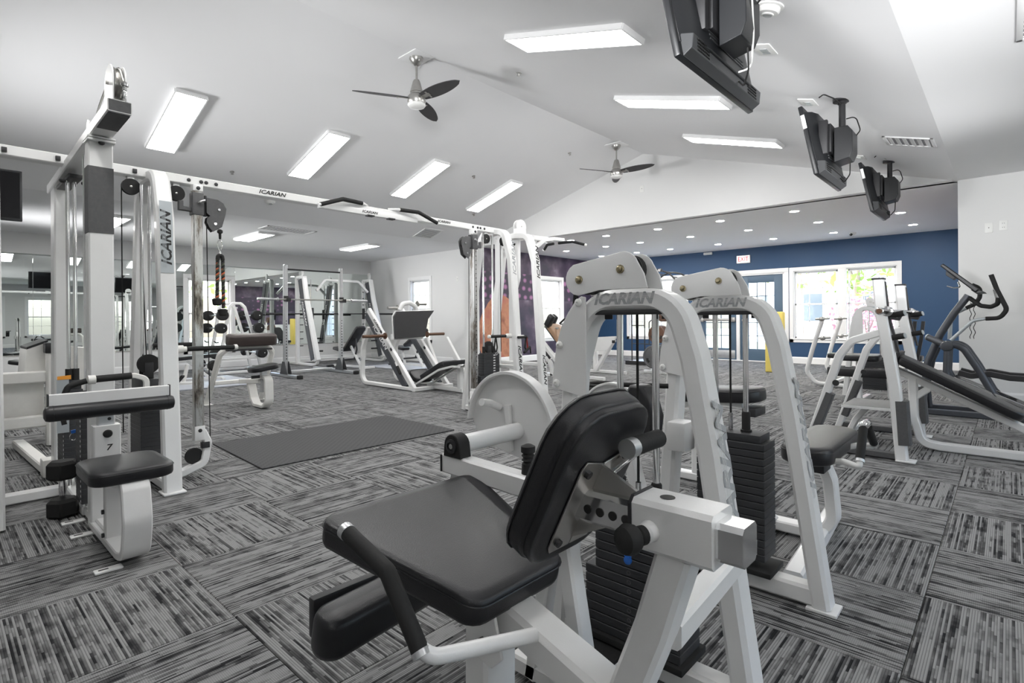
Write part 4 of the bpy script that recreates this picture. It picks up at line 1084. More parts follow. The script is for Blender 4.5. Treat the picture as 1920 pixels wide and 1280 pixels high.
# seat block with its curved post
b = MB(); b.bar([(-.66, 2.86, .40), (-.62, 2.86, .30), (-.605, 2.86, .12), (-.66, 2.86, .04), (-.95, 2.86, .04)], .05, .085, (0, 1, 0), fil=.09, fn=7); b.build('seat_post', white, B)
b = MB(); b.bar([(-.9, 2.26, .045), (-.9, 2.86, .045)], .07, .10, (1, 0, 0)); b.build('floor_rail', white, B)
pad('seat', (-.665, 2.90, .455), (.21, .66, .075), vinyl, B, None, .05)
b = MB(); b.bx((-.70, 2.66, .37), (-.60, 2.78, .42), .006); b.build('seat_block', blackm, B)
for (p, q, e) in (((-.47, 2.76, .575), (-.47, 2.68, .455), 1), ((-.47, 2.86, .565), (-.47, 3.0, .47), -1)):
    b = MB(); b.cyl(p, q, .0175, 16); h_ = b.build('handle_grip', rubber, B)
    w = V3(q) - V3(p); w.normalize(); b = MB(); b.cyl(V3(q), V3(q) + w * .012, .0185, 16); b.build('end_ring', zinc, h_)
    b = MB(); b.tube([V3(q) + w * .01, V3(q) + w * .035, V3((-.53, q[1], q[2] - .02)), (-.62, q[1] + e * .02, .42)], .0135, .025, 12); b.build('handle_tube', white, B)
b = MB(); b.lathe((-.47, 2.76, .585), (0, 1, 0), [(.012, 0), (.019, .02), (.019, .085), (.012, .1)], 14); b.build('handle_hub', chrome, B)
b = MB(); b.bx((-1.055, 2.09, .51), (-.975, 2.19, .63), .008); b.build('bracket_box', white, B)
o_ = [(-1.105, .80), (-1.05, .80), (-1.015, .75), (-.995, .68), (-1.005, .60), (-1.07, .60), (-1.13, .74)]
b = MB(); b.slab([V3((p, 1.87, q)) for p, q in o_], (0, .09, 0)); b.build('half_moon_pad', vinyl, B, bev=.012)
b = MB(); b.tube([(-1.16, 1.93, .79), (-1.0, 2.0, .79)], .010, seg=10); b.build('pad_bar', rubber, B)
b = MB(); o_ = [(-1.33 + .17 * math.cos(math.radians(a)), .60 + .165 * math.sin(math.radians(a))) for a in range(-10, 185, 8)]
b.slab([V3((p, 2.12, q)) for p, q in o_], (0, .012, 0)); b.build('cam_plate', white, B, bev=.002)
b = MB(); b.bar([(p, 2.125, q) for p, q in o_], .010, .04, (0, 1, 0)); b.build('cam_rim', white, B)
b = MB(); b.bar([(-1.30, 2.14, .60), (-1.22, 2.15, .3), (-1.15, 2.18, .03)], .06, .06, (0, 1, 0)); b.build('cam_post', white, B)
# low padded bench behind it
G = thing('roman_chair_bench', 'black cushioned bench on white frame, partly hidden behind the second arched machine', 'bench', (-1.3, 3.5, 0))
pad('bench_pad', (-1.36, 3.44, .575), (.52, .27, .085), vinyl, G, rot_axis('Y', -4), .06)
b = MB(); b.bar([(-1.60, 3.38, .50), (-1.40, 3.38, .55), (-1.2, 3.38, .54)], .06, .05, (0, 1, 0)); fb = b.build('pad_frame', white, G)
for x in (-1.52, -1.44): b = MB(); b.lathe((x, 3.35, .53), (0, -1, 0), [(.012, 0), (.012, .005)], 12); b.build('bolt', blackm, fb)
b = MB(); b.bar([(-1.46, 3.4, .52), (-1.50, 3.4, .30), (-1.50, 3.4, .02)], .06, .06, (0, 1, 0)); b.build('post', white, G)
b = MB(); b.bar([(-1.75, 3.4, .03), (-1.15, 3.4, .03)], .05, .07, (0, 1, 0)); b.build('floor_rail', white, G)
b = MB(); b.bx((-1.18, 3.3, .47), (-1.10, 3.48, .52), .006); b.build('pad_block', blackm, G)
# ------------------------------------------------------------------ cable crossover with its end stations
CX_ = thing('cable_crossover', 'long white cable crossover with lettered overhead beam and pull-up grips', 'gym machine', (-4.2, 2.6, 0))
def a_frame(par, yc, txt=True):
    b = MB(); b.bar([(-3.84, yc, .01), (-3.965, yc, 1.72), (-4.06, yc, 2.015), (-4.25, yc, 2.035)], .07, .10, (0, 1, 0), fil=.10, fn=6, ch=.012); f = b.build('front_leg', white, par)
    b = MB(); b.bar([(-4.72, yc, .01), (-4.60, yc, 1.0), (-4.47, yc, 1.9), (-4.36, yc, 2.035), (-4.2, yc, 2.035)], .07, .09, (0, 1, 0), fil=.08, fn=5, ch=.012); b.build('rear_leg', white, par)
    b = MB(); b.bar([(-4.72, yc, .04), (-3.84, yc, .04)], .06, .08, (0, 1, 0)); b.build('base_rail', white, par)
    b = MB(); b.bx((-3.90, yc - .062, 0), (-3.77, yc + .062, .012), .004); b.build('foot_plate', white, par)
    b = MB(); b.bar([(-4.66, yc, .55), (-3.9, yc, .55)], .04, .05, (0, 1, 0)); b.build('cross_brace', white, par)
    return f
fr = a_frame(CX_, 1.03)
a_frame(CX_, 4.30)
b = MB(); b.bar([(-4.22, .96, 2.045), (-4.22, 4.36, 2.045)], .062, .085, (1, 0, 0), ch=.006); bm_ = b.build('overhead_beam', white, CX_)
b = MB(); b.bx((-4.22, 2.2, 1.995), (-4.17, 3.2, 2.045), .004); b.build('centre_splice', white, CX_)
for y in (1.235, 1.313, 1.345, 1.41, 3.93, 4.0, 4.04, 4.1):
    b = MB(); b.lathe((-4.176, y, 2.045), (1, 0, 0), [(.0125, -.001), (.0125, .003), (.007, .005)], 12); b.build('bolt', blackm, bm_)
for y, h in ((1.81, .030), (2.67, .024), (3.53, .024)):
    text('lettering', 'ICARIAN', (-4.1745, y, 2.047), (0, 1, 0), (0, 0, 1), h, black_ink, CX_, sx=1.25, bold=.02) if y != 2.67 else text('lettering', 'ICARIAN', (-4.1685, y, 2.022), (0, 1, 0), (0, 0, 1), .024, black_ink, CX_, sx=1.2, bold=.02)
# pull-up grips
for s, (ya, yb, yd, ye) in ((1, (2.15, 2.38, 2.60, 2.66)), (-1, (3.40, 3.17, 2.97, 2.88))):
    P_ = [(-4.10, ya, 2.00), (-4.12, yb, 2.085), (-4.16, yd, 2.087), (-4.20, ye, 2.08)]
    b = MB(); b.tube(P_, .0135, .04, 14); g = b.build('pull_up_handle', white, CX_)
    b = MB(); b.tube([V3(P_[0]) + (V3(P_[1]) - V3(P_[0])) * .08, P_[1], V3(P_[2]) * .93 + V3(P_[1]) * .07], .0175, .04, 14); b.build('grip_sleeve', rubber, g)
    b = MB(); b.bx((-4.2, ye - .02, 1.985), (-4.15, ye + .05, 1.998), .003); b.build('grip_bracket', blackm, CX_)
# vertical adjusting columns
def column(yc, s, par, cab):
    x = -4.15
    b = MB(); b.bar([(x, yc, .26), (x, yc, 2.0)], .058, .058, (0, 1, 0), ch=.006); col_ = b.build('adjusting_column', rusty, par)
    for k in range(34):
        b = MB(); z = .35 + k * .046
        if s < 0 and z < 1.8: b.lathe((x + .0285, yc + .012, z), (1, 0, 0), [(.0062, -.001), (.0062, .0012)], 8); b.build('hole', black_ink, col_)
        else: b.bm.free()
    b = MB(); b.bx((x - .03, yc - .032, 1.965), (x + .034, yc + .032, 2.01), .004); b.build('column_clamp', white, par); b = MB(); b.bx((x - .02, yc - .034, .24), (x + .036, yc + .034, .34), .006); cl = b.build('column_clamp', white, par)
    for z in (1.985, .31):
        b = MB(); b.lathe((x + .034, yc, z), (1, 0, 0), [(.013, 0), (.013, .004), (.006, .007)], 12); b.build('bolt', blackm, cl)
    # foot curving back to the frame
    b = MB(); b.bar([(x, yc + s * .02, .30), (x, yc + s * .055, .22), (x, yc + s * .03, .08), (x, yc - s * .10, .035), (x, yc - s * .24, .035)], .05, .06, (1, 0, 0), fil=.05); b.build('curved_foot', white, par)
    b = MB(); b.bx((x + .0, yc + s * .035 - .025, .185), (x + .04, yc + s * .035 + .025, .225), .002); b.build('end_cap', blackm, par)
    b = MB(); b.lathe((x - .012, yc - s * .03, .135), (1, 0, 0), [(.055, 0), (.055, .005), (.048, .012), (.055, .019), (.055, .024)], 22); b.build('low_pulley', rubber, par)
    # carriage
    b = MB(); b.bx((x - .037, yc - .036, 1.80), (x + .037, yc + .036, 1.955), .005); ca_ = b.build('carriage', greyd, par)
    b = MB(); b.bar([(x, yc - s * .03, 1.836), (x, yc - s * .10, 1.838), (x, yc - s * .10, 1.888)], .03, .03, (1, 0, 0)); b.build('carriage_arm', greyd, ca_)
    b = MB(); b.tube([(x + .035, yc, 1.885), (x + .06, yc + s * .01, 1.89), (x + .068, yc + s * .035, 1.90)], .010, seg=10); b.build('pull_pin', chrome, ca_)
    b = MB(); b.cyl((x, yc + s * .052, 1.80), (x, yc + s * .052, 1.945), .012, 12); b.build('hinge_pin', blackm, ca_)
    o_ = [(.055, 1.93), (.13, 1.925), (.165, 1.905), (.185, 1.87), (.18, 1.83), (.155, 1.735), (.095, 1.695), (.07, 1.725), (.055, 1.76), (.06, 1.79), (.078, 1.805), (.055, 1.822)]
    for dx in (-.026, .02):
        b = MB(); b.slab([V3((x + dx, yc + s * p, q)) for p, q in o_], (.006, 0, 0)); hs = b.build('swivel_plate', greyd, ca_, bev=.0015)
    for p, q in ((.135, 1.855), (.11, 1.752)):
        b = MB(); b.lathe((x - .016, yc + s * p, q), (1, 0, 0), [(.042, 0), (.042, .006), (.035, .016), (.042, .026), (.042, .032)], 22); b.build('pulley', rubber, ca_)
        b = MB(); b.cyl((x + .026, yc + s * p, q), (x + .034, yc + s * p, q), .009, 10); b.build('bolt', chrome, ca_)
    b = MB(); b.cyl((x, yc + s * .062, 1.75), (x, yc + s * .075, .16), .0038, 6); b.build('cable', rubber, par)
    return x
column(1.275, 1, CX_, 1)
column(3.905, -1, CX_, 1)
# top pulleys under the beam, their cables
for y in (.905, 1.165, 4.15, 4.43):
    b = MB(); b.lathe((-4.222, y, 1.945), (1, 0, 0), [(.052, 0), (.052, .006), (.043, .014), (.052, .022), (.052, .028), (.02, .028)], 26); b.build('top_pulley', rubber, CX_)
    for dx in (-.03, .012):
        b = MB(); b.bx((-4.216 + dx, y - .02, 1.925), (-4.211 + dx, y + .02, 2.02), .002); hb = b.build('pulley_hanger', white, CX_)
    b = MB(); b.lathe((-4.199, y, 1.945), (1, 0, 0), [(.009, 0), (.009, .004), (.004, .007)], 10); b.build('bolt', steel, CX_)
for y0, y1, z in ((.855, .855, .35), (.955, .985, .8), (4.38, 4.38, .7)):
    b = MB(); b.cyl((-4.21, y0, 1.94), (-4.21, y1, z), .0038, 6); b.build('cable', rubber, CX_)
# weight stacks
def stack(par, x0, x1, y0, y1, z0, z1, top=None, dash=None, rods=(), rz=2.0, face='x', dw=.03):
    n = max(1, int(round((z1 - z0) / .027)))
    h = (z1 - z0) / n
    for k in range(n):
        w = MB(); z = z0 + k * h
        e = .0
        w.bx((x0 + e, y0 + e, z + .0008), (x1 - e, y1 - e, z + h), .0015, 1); pl_ = w.build('weight_plate', plate_black, par, smooth=False)
        if dash is not None:
            w = MB()
            if face == 'x': w.bx((x1, dash - dw / 2, z + h * .3), (x1 + .0006, dash + dw / 2, z + h * .72))
            else: w.bx((dash - dw / 2, y0 - .0006, z + h * .3), (dash + dw / 2, y0, z + h * .72))
            w.build('number_sticker', white_ink, pl_, smooth=False)
    if top:
        w = MB(); m_ = .012; w.bx((x0 + m_, y0 + m_ * .5, z1), (x1 - m_, y1 - m_ * .5, z1 + top), .002); w.build('top_plate', plate_black, par)
    for (rx, ry) in rods:
        w = MB(); w.cyl((rx, ry, z0 - .05), (rx, ry, rz), .0105, 14); r = w.build('guide_rod', chrome, par)
        w = MB(); w.cyl((rx, ry, z1 + (top or 0)), (rx, ry, z1 + (top or 0) + .07), .018, 14); w.build('collar', rubber, r)
stack(CX_, -4.36, -4.10, .925, 1.035, .12, .60, .09, None, ((-4.18, .955), (-4.18, 1.0)), 1.96)
stack(CX_, -4.2, -4.10, 3.955, 4.27, .14, .465, None, 4.16, (), 0, 'x', .03)
stack(CX_, -4.19, -4.10, 4.0, 4.24, .467, .69, .012, 4.16, ((-4.15, 4.05), (-4.15, 4.19)), 1.98, 'x', .03)
for y, x, z in ((.975, -4.125, .79), (4.12, -4.15, .765)):
    b = MB(); b.lathe((x - .014, y, z), (1, 0, 0), [(.062, 0), (.062, .006), (.052, .014), (.062, .022), (.062, .028), (.012, .030)], 26); b.build('stack_pulley', rubber, CX_)
    b = MB(); b.bx((x - .02, y - .025, z - .09), (x + .02, y + .025, z + .01), .004); b.build('pulley_block', blackm, CX_)
# side grips
for (y0, y1, x) in ((1.08, 1.445, -3.93), (4.24, 3.93, -3.95)):
    s = 1 if y1 > y0 else -1
    b = MB(); b.lathe((x, y0, .885), (0, s, 0), [(.026, -.02), (.026, .04), (.018, .045), (.018, .06)], 18); hb = b.build('grip_hub', white_old, CX_)
    b = MB(); b.cyl((x, y0 + s * .06, .885), (x, y1, .885), .0155, 16); b.build('side_grip', rubber, CX_)
    b = MB(); b.lathe((x, y1, .885), (0, s, 0), [(.019, -.012), (.019, .006), (.012, .012)], 14); b.build('grip_end', white_old, CX_)
b = MB(); b.cyl((-4.6, 1.12, .89), (-4.6, 1.375, .89), .0165, 14); b.build('side_grip', rubber, CX_)
# vertical lettering on the near leg, on a pale decal
d = V3((-.125, 0, 1.71)).normalized()
b = MB(); c0 = V3((-3.957 + .036, 1.03, 1.63)); b.slab([c0 - d * .26 + V3((0, -.036, 0)), c0 - d * .26 + V3((0, .036, 0)), c0 + d * .2 + V3((0, .036, 0)), c0 + d * .2 + V3((0, -.036, 0))], (.0008, 0, 0)); b.build('decal', silverp, fr)
text('lettering', 'ICARIAN', c0 - d * .04 + V3((.0012, 0, 0)), d, (0, -1, 0), .056, black_ink, CX_, sx=1.12, bold=.03, slits=5, slit_mat=silverp)
def leg_text(par, yc, zc_, up, h=.045, m=black_ink):
    d = V3((-.125, 0, 1.71)).normalized(); x = -3.84 - .125 * zc_ / 1.71 + .0365
    text('lettering', 'ICARIAN', (x + .0006, yc, zc_), d if up else -d, (0, -1, 0) if up else (0, 1, 0), h, m, par, sx=1.35, bold=.02)
leg_text(CX_, 4.30, 1.72, True, .05, grey_ink); leg_text(CX_, 4.30, .62, False)

# --- far end: row / pull-up station beside the far frame
FS = thing('row_pull_up_station', 'white twin-legged lat station with pulley disc and angled pull-up arms', 'gym machine', (-4.3, 4.75, 0))
a_frame(FS, 4.70)
leg_text(FS, 4.70, 1.70, True, .05); leg_text(FS, 4.70, .50, False)
b = MB(); b.bar([(-4.25, 4.72, 2.04), (-4.25, 5.35, 2.06)], .06, .07, (1, 0, 0)); b.build('top_rail', white, FS)
b = MB(); b.lathe((-4.30, 4.78, 2.16), (1, 0, 0), [(.082, 0), (.082, .012), (.0, .012)], 34); b.lathe((-4.25, 4.78, 2.16), (1, 0, 0), [(.082, 0), (.082, .008), (.0, .008)], 34)
b.bx((-4.30, 4.70, 2.03), (-4.24, 4.86, 2.13), .004); dsk = b.build('pulley_shroud', white, FS)
b = MB(); b.lathe((-4.241, 4.78, 2.16), (1, 0, 0), [(.007, 0), (.007, .004)], 10); b.build('bolt', steel, dsk)
for s in (-1, 1):
    b = MB(); b.bar([(-4.25 + s * .0, 5.02, 1.92), (-4.25 + s * .05, 5.14, 2.03), (-4.25 + s * .1, 5.26, 2.055), (-4.25 + s * .14, 5.42, 2.05)], .045, .05, (1, 0, 0), fil=.04); ar = b.build('pull_up_arm', white, FS)
    b = MB(); b.tube([(-4.18 + s * .04, 5.36, 2.01), (-4.14 + s * .2, 5.38, 2.01), (-4.1 + s * .32, 5.42, 1.96)], .0165, .04, 12); b.build('grip', rubber, ar)
    b = MB(); b.tube([(-4.1 + s * .315, 5.418, 1.962), (-4.1 + s * .335, 5.428, 1.953)], .0175, seg=12); b.build('grip_end', white_old, ar)
b = MB(); b.tube([(-4.28, 4.45, 1.93), (-4.28, 4.5, 1.96), (-4.28, 4.65, 1.97), (-4.28, 4.72, 1.93)], .014, .03, 12); b.build('curved_bar', rubber, FS)
b = MB(); b.bar([(-4.34, 4.72, .02), (-4.34, 4.72, 1.35), (-4.27, 4.72, 1.55), (-4.27, 4.72, 2.0)], .09, .05, (0, 1, 0), fil=.05); b.build('mast', white, FS)
b = MB(); b.bar([(-4.34, 4.45, .02), (-4.34, 4.45, 1.3), (-4.30, 4.45, 1.5), (-4.30, 4.45, 2.0)], .09, .05, (0, 1, 0), fil=.05); b.build('mast', white, FS)

# --- lat pulldown station
LP = thing('lat_pulldown_machine', 'white lat pulldown machine with black seat, thigh roller and tall pulley arm', 'gym machine', (-3.5, .61, 0))
yc = .61
b = MB(); b.bar([(-3.47, yc, .02), (-3.47, yc, 1.985)], .085, .105, (0, 1, 0), ch=.006); mast = b.build('mast', white, LP)
b = MB(); b.bx((-3.4275, yc - .053, 1.52), (-3.4255, yc + .053, 1.86)); b.bx((-3.515, yc - .0545, 1.52), (-3.4255, yc - .0525, 1.86)); b.build('dark_decal', greyd, mast)
# the arm
b = MB(); b.bar([(-4.86, yc, 1.98), (-3.02, yc, 2.06)], .058, .095, (0, 1, 0), ch=.005); arm = b.build('top_arm', white, LP)
b = MB(); b.slab([V3((-3.28, yc - .043, 2.0175)), V3((-3.28, yc + .043, 2.0175)), V3((-3.035, yc + .043, 2.0285)), V3((-3.035, yc - .043, 2.0285))], (0, 0, -.002)); b.build('dark_decal', greyd, arm)
b = MB(); b.bx((-3.022, yc - .043, 2.035), (-3.018, yc + .043, 2.085)); b.build('open_end', greyd, arm)
b = MB(); b.bx((-3.53, yc - .058, 1.985), (-3.40, yc + .058, 1.997), .002); b.bx((-3.53, yc - .058, 2.0), (-3.40, yc + .058, 2.010), .002); fl = b.build('mast_flange', white, LP)
b = MB(); b.lathe((-3.41, yc, 1.984), (0, 0, -1), [(.014, 0), (.014, .008), (.007, .014)], 12); b.build('bolt', blackm, fl)
# front pulley with two shields, cable over it
for dy in (-.028, .020):
    b = MB(); o_ = [V3((-3.10 + .085 * math.cos(a), yc + dy, 2.185 + .085 * math.sin(a))) for a in [PI * k / 14 for k in range(15)]] + [V3((-3.185, yc + dy, 2.075)), V3((-3.015, yc + dy, 2.085))]
    b.slab(o_, (0, .006, 0)); b.build('pulley_shield', white, LP, bev=.0015)
b = MB(); b.lathe((-3.10, yc - .018, 2.185), (0, 1, 0), [(.076, 0), (.076, .006), (.064, .017), (.076, .028), (.076, .034)], 30); b.build('front_pulley', steel, LP)
b = MB(); b.cyl((-3.10, yc - .04, 2.185), (-3.10, yc + .036, 2.185), .009, 10); b.build('axle_bolt', steel, LP)
for dy in (-.028, .020):
    b = MB(); b.slab([V3((-3.64, yc + dy, 2.03)), V3((-3.62, yc + dy, 2.12)), V3((-3.59, yc + dy, 2.14)), V3((-3.55, yc + dy, 2.12)), V3((-3.54, yc + dy, 2.04))], (0, .006, 0)); b.build('rear_shield', white, LP, bev=.0015)
b = MB(); b.tube([(-3.60, yc, 2.11), (-3.45, yc, 2.18), (-3.25, yc, 2.245), (-3.17, yc, 2.255)], .0055, .08, 8); b.build('cable', steel, LP)
b = MB(); b.tube([(-3.12, yc, 2.262), (-3.05, yc + .005, 2.25), (-3.02, yc + .012, 2.19), (-3.012, yc + .015, 2.14)], .0045, .03, 8); b.build('cable', steel, LP)
b = MB(); b.lathe((-3.01, yc + .016, 2.165), (0, 0, -1), [(.008, -.01), (.017, .0), (.017, .010), (.009, .013), (.011, .03), (.008, .032), (.011, .04), (.007, .055), (.004, .065)], 14); b.build('cable_stop', chrome, LP)
# rear column and rods
b = MB(); b.bar([(-4.80, yc, .02), (-4.72, yc, 1.97)], .16, .07, (0, 1, 0), ch=.008); b.build('rear_column', white, LP)
b = MB(); b.bx((-4.56, yc - .035, 1.93), (-4.12, yc + .035, 1.955), .004); b.build('top_bracket', blackm, LP)
for y in (-.02, .02):
    b = MB(); b.lathe((-4.19, yc + y * 2.6, 1.925), (0, 0, -1), [(.016, 0), (.016, .012), (.008, .02)], 10); b.build('bolt', blackm, LP)
stack(LP, -4.43, -4.19, .555, .648, .12, .655, .055, -4.21, ((-4.225, .585), (-4.225, .618)), 1.94, 'y', .014)
stack(LP, -3.80, -3.64, .553, .625, .09, .60, .02, -3.665, ((-3.72, .59),), 1.98, 'y', .012)
b = MB(); b.slab([V3((-4.187, yc - .02, .72)), V3((-4.187, yc - .085, .72)), V3((-4.187, yc - .085, .74)), V3((-4.187, yc - .02, .745))], (.002, 0, 0)); b.build('warning_label', orange, LP)
b = MB(); b.bx((-4.19, yc - .088, .4), (-4.187, yc - .03, .72)); b.build('instruction_label', silverp, LP)
# seat
pad('seat', (-2.99, .612, .395), (.39, .315, .058), vinyl, LP, None, .04)
b = MB(); b.bar([(-2.845, yc, .365), (-2.80, yc, .35), (-2.765, yc, .20), (-2.80, yc, .055), (-2.90, yc, .03), (-3.47, yc, .03)], .035, .108, (0, 1, 0), fil=.13, fn=9, ch=.005); b.build('seat_post', white, LP)
b = MB(); b.bx((-3.10, yc - .07, .345), (-2.84, yc + .07, .366), .004); b.build('seat_plate', white, LP)
b = MB(); b.bar([(-3.14, yc, .03), (-3.14, yc, .36)], .04, .10, (0, 1, 0)); b.build('rear_seat_post', white, LP)
for x, s in ((-2.84, -1), (-3.40, -1), (-3.66, -1)):
    b = MB(); b.bx((x - .025, yc - .14, 0), (x + .025, yc - .04, .010), .004); b.build('anchor_tab', white, LP)
    b = MB(); b.bx((x - .006, yc - .125, .010), (x + .006, yc - .09, .0108)); b.build('slot', black_ink, LP)
for z in (.32, .17, .06): b = MB(); b.cyl((-3.14, yc - .06, z), (-3.14, yc - .05, z), .011, 10); b.build('bolt', blackm, LP)
b = MB(); b.bar([(-3.75, yc, .035), (-3.14, yc, .035)], .05, .07, (0, 1, 0)); b.build('floor_rail', white, LP)
b = MB(); b.bar([(-3.72, yc - .01, .035), (-4.8, yc, .035)], .05, .07, (0, 1, 0)); b.build('floor_rail', white, LP)
# height selector and plate with the figure 7
b = MB(); b.bar([(-3.37, yc, .38), (-3.37, yc, .70)], .04, .07, (0, 1, 0)); st = b.build('selector_tube', zinc, LP)
for z in (.575, .60): b = MB(); b.lathe((-3.349, yc + .012, z), (1, 0, 0), [(.008, 0), (.008, .0012)], 12); b.build('hole', black_ink, st)
b = MB(); b.bar([(-3.36, yc, .30), (-3.36, yc, .545)], .075, .112, (0, 1, 0), ch=.005); sv = b.build('selector_sleeve', white, LP)
b = MB(); b.lathe((-3.322, yc, .505), (1, 0, 0), [(.02, 0), (.02, .004), (.016, .010), (.008, .012)], 18); b.build('selector_knob', rubber, sv)
text('lettering', '7', (-3.3218, yc + .004, .435), (0, 1, 0), (0, 0, 1), .03, black_ink, LP, bold=.01, shear=.15, sx=1.2)
# thigh roller
b = MB(); b.bar([(-3.215, .372, .705), (-3.215, .848, .705)], .058, .03, (1, 0, 0), ch=.003); rb_ = b.build('roller_beam', white, LP)
for y in (.369, .851): b = MB(); b.bx((-3.232, y - .002, .673), (-3.198, y + .002, .737)); b.build('end_cap', blackm, rb_)
b = MB(); b.lathe((-3.195, .352, .648), (0, 1, 0), [(.018, 0), (.031, .006), (.036, .02), (.036, .495), (.031, .510), (.018, .516)], 28); rl = b.build('thigh_roller', vinyl, LP)
for y in (.385, .835): b = MB(); b.tube([(-3.195 + .0362 * math.cos(a), y, .648 + .0362 * math.sin(a)) for a in [2 * PI * k / 24 for k in range(25)]], .0012, seg=5); b.build('seam', vinyl, rl)
b = MB(); b.bar([(-3.34, .78, .70), (-3.34, .78, .765), (-3.34, .73, .785), (-3.34, .70, .785)], .026, .026, (1, 0, 0), fil=.03); b.build('grab_handle', white_old, LP)
b = MB(); b.cyl((-3.34, .565, .780), (-3.34, .715, .785), .017, 14); b.build('grab_grip', rubber, LP)
b = MB(); b.lathe((-3.34, .535, .779), (0, 1, 0), [(.022, 0), (.022, .03), (.016, .032)], 14); b.build('handle_hub', white_old, LP)
b = MB(); b.tube([(-3.34, .53, .775), (-3.34, .46, .755), (-3.34, .44, .70)], .014, .03, 10); b.build('grab_grip', rubber, LP)
# left end frame at the picture edge
b = MB(); b.bar([(-3.78, .215, .01), (-3.96, .215, 1.9), (-4.2, .215, 2.05)], .07, .10, (0, 1, 0), fil=.1); b.build('end_leg', white, LP)
b = MB(); b.bar([(-4.72, .215, .01), (-4.47, .215, 1.9), (-4.2, .215, 2.05)], .07, .09, (0, 1, 0), fil=.1); b.build('end_leg', white, LP)
b = MB(); b.bar([(-4.22, .18, 2.045), (-4.22, .96, 2.045)], .062, .085, (1, 0, 0), ch=.006); b.build('overhead_beam', white, LP)
for y in (.30, .535, .92): b = MB(); b.bx((-4.176, y - .012, 2.03), (-4.165, y + .012, 2.058), .002); b.build('clamp_block', blackm, LP)
b = MB(); b.bar([(-4.3, .26, .035), (-4.3, .60, .035)], .06, .07, (1, 0, 0)); b.build('floor_rail', white, LP)
b = MB(); b.tube([(-3.86, .50, .62), (-3.84, .50, .56), (-3.83, .51, .50)], .012, .02, 8); b.build('selector_strap', rubber, LP)

# blue selector tag
t = thing('blue_selector_tag', 'blue plastic tag hanging between the two lat machine weight stacks', 'tag', (-3.82, .52, .52))
c_ = onX(146, 807, -3.80)
b = MB(); b.bar([c_ + V3((0, -.03, -.004)), c_ + V3((0, .03, .006))], .018, .008, (1, 0, 0)); b.build('tag_body', bluep, t)
b = MB(); q = c_ + V3((0, -.02, -.03)); b.tube([q + V3((0, .015 * math.cos(a), .02 * math.sin(a))) for a in [2 * PI * k / 16 for k in range(17)]], .0022, seg=6); b.build('split_ring', chrome, t)

# rope attachment on the near carriage
def twist(name, p0, p1, r, m1, par, turns=9, cols=None):
    p0, p1 = V3(p0), V3(p1); ax = (p1 - p0); ln = ax.length; ax.normalize(); u = ax.orthogonal().normalized(); w = ax.cross(u); root = None
    for k in range(3):
        b = MB(); pts = []
        for i in range(turns * 8 + 1):
            a = i / 8 * 2 * PI + k * 2 * PI / 3; pts.append(p0 + ax * (ln * i / (turns * 8)) + (u * math.cos(a) + w * math.sin(a)) * r * .5)
        b.tube(pts, r * .56, seg=7)
        o = b.build('rope_strand', cols[k] if cols else m1, par)
rope_m, nt, bs = nodes_of('black_rope_orange_fleck')
bs.inputs['Roughness'].default_value = .8
tc = N(nt, 'TexCoord'); no = N(nt, 'TexNoise', Scale=7.0); L(nt, tc.outputs['Object'], no.inputs['Vector'])
rr = ramp(nt, (.50, .54), ((.03, .03, .028), (.55, .13, .05))); L(nt, no.outputs['Fac'], rr.inputs[0]); L(nt, rr.outputs[0], bs.inputs['Base Color'])
green_s = mat('olive_rope_strand', (.07, .08, .05), .8, noise=.2, nscale=30)
RP = thing('triceps_rope', 'black and orange triceps rope hanging from the near cable pulley', 'rope attachment', (-4.12, 1.41, 1.1))
b = MB(); b.lathe((-4.12, 1.414, 1.700), (0, 0, -1), [(.008, -.016), (.018, -.008), (.018, .008), (.009, .014), (.008, .05), (.004, .055)], 14); b.build('cable_ball', rubber, RP)
c_ = V3((-4.12, 1.413, 1.60))
b = MB(); b.tube([c_ + V3((0, (.016 + .006 * math.sin(a)) * math.cos(a), .038 * math.sin(a))) for a in [2 * PI * k / 20 for k in range(21)]], .0035, seg=8); b.build('carabiner', chrome, RP)
b = MB(); b.lathe((-4.12, 1.413, 1.557), (0, 0, -1), [(.008, 0), (.01, .01), (.006, .03)], 12); b.build('swivel', chrome, RP)
b = MB(); b.tube([(-4.12, 1.397, 1.50), (-4.12, 1.400, 1.525), (-4.12, 1.413, 1.534), (-4.12, 1.427, 1.525), (-4.12, 1.431, 1.50)], .014, .012, 12); b.build('rubber_sleeve', rubber, RP)
twist('a', (-4.12, 1.397, 1.505), (-4.12, 1.393, 1.225), .0125, rope_m, RP, 7, (rope_m, rubber, green_s))
twist('b', (-4.12, 1.431, 1.505), (-4.12, 1.434, 1.16), .0125, rope_m, RP, 9, (rope_m, rubber, green_s))
for y, z in ((1.391, 1.20), (1.428, 1.125)):
    b = MB(); b.lathe((-4.12, y, z + .028), (0, 0, -1), [(.018, 0), (.024, .004), (.033, .008), (.028, .045), (.02, .052)], 18); b.build('rope_stopper', rubber, RP)

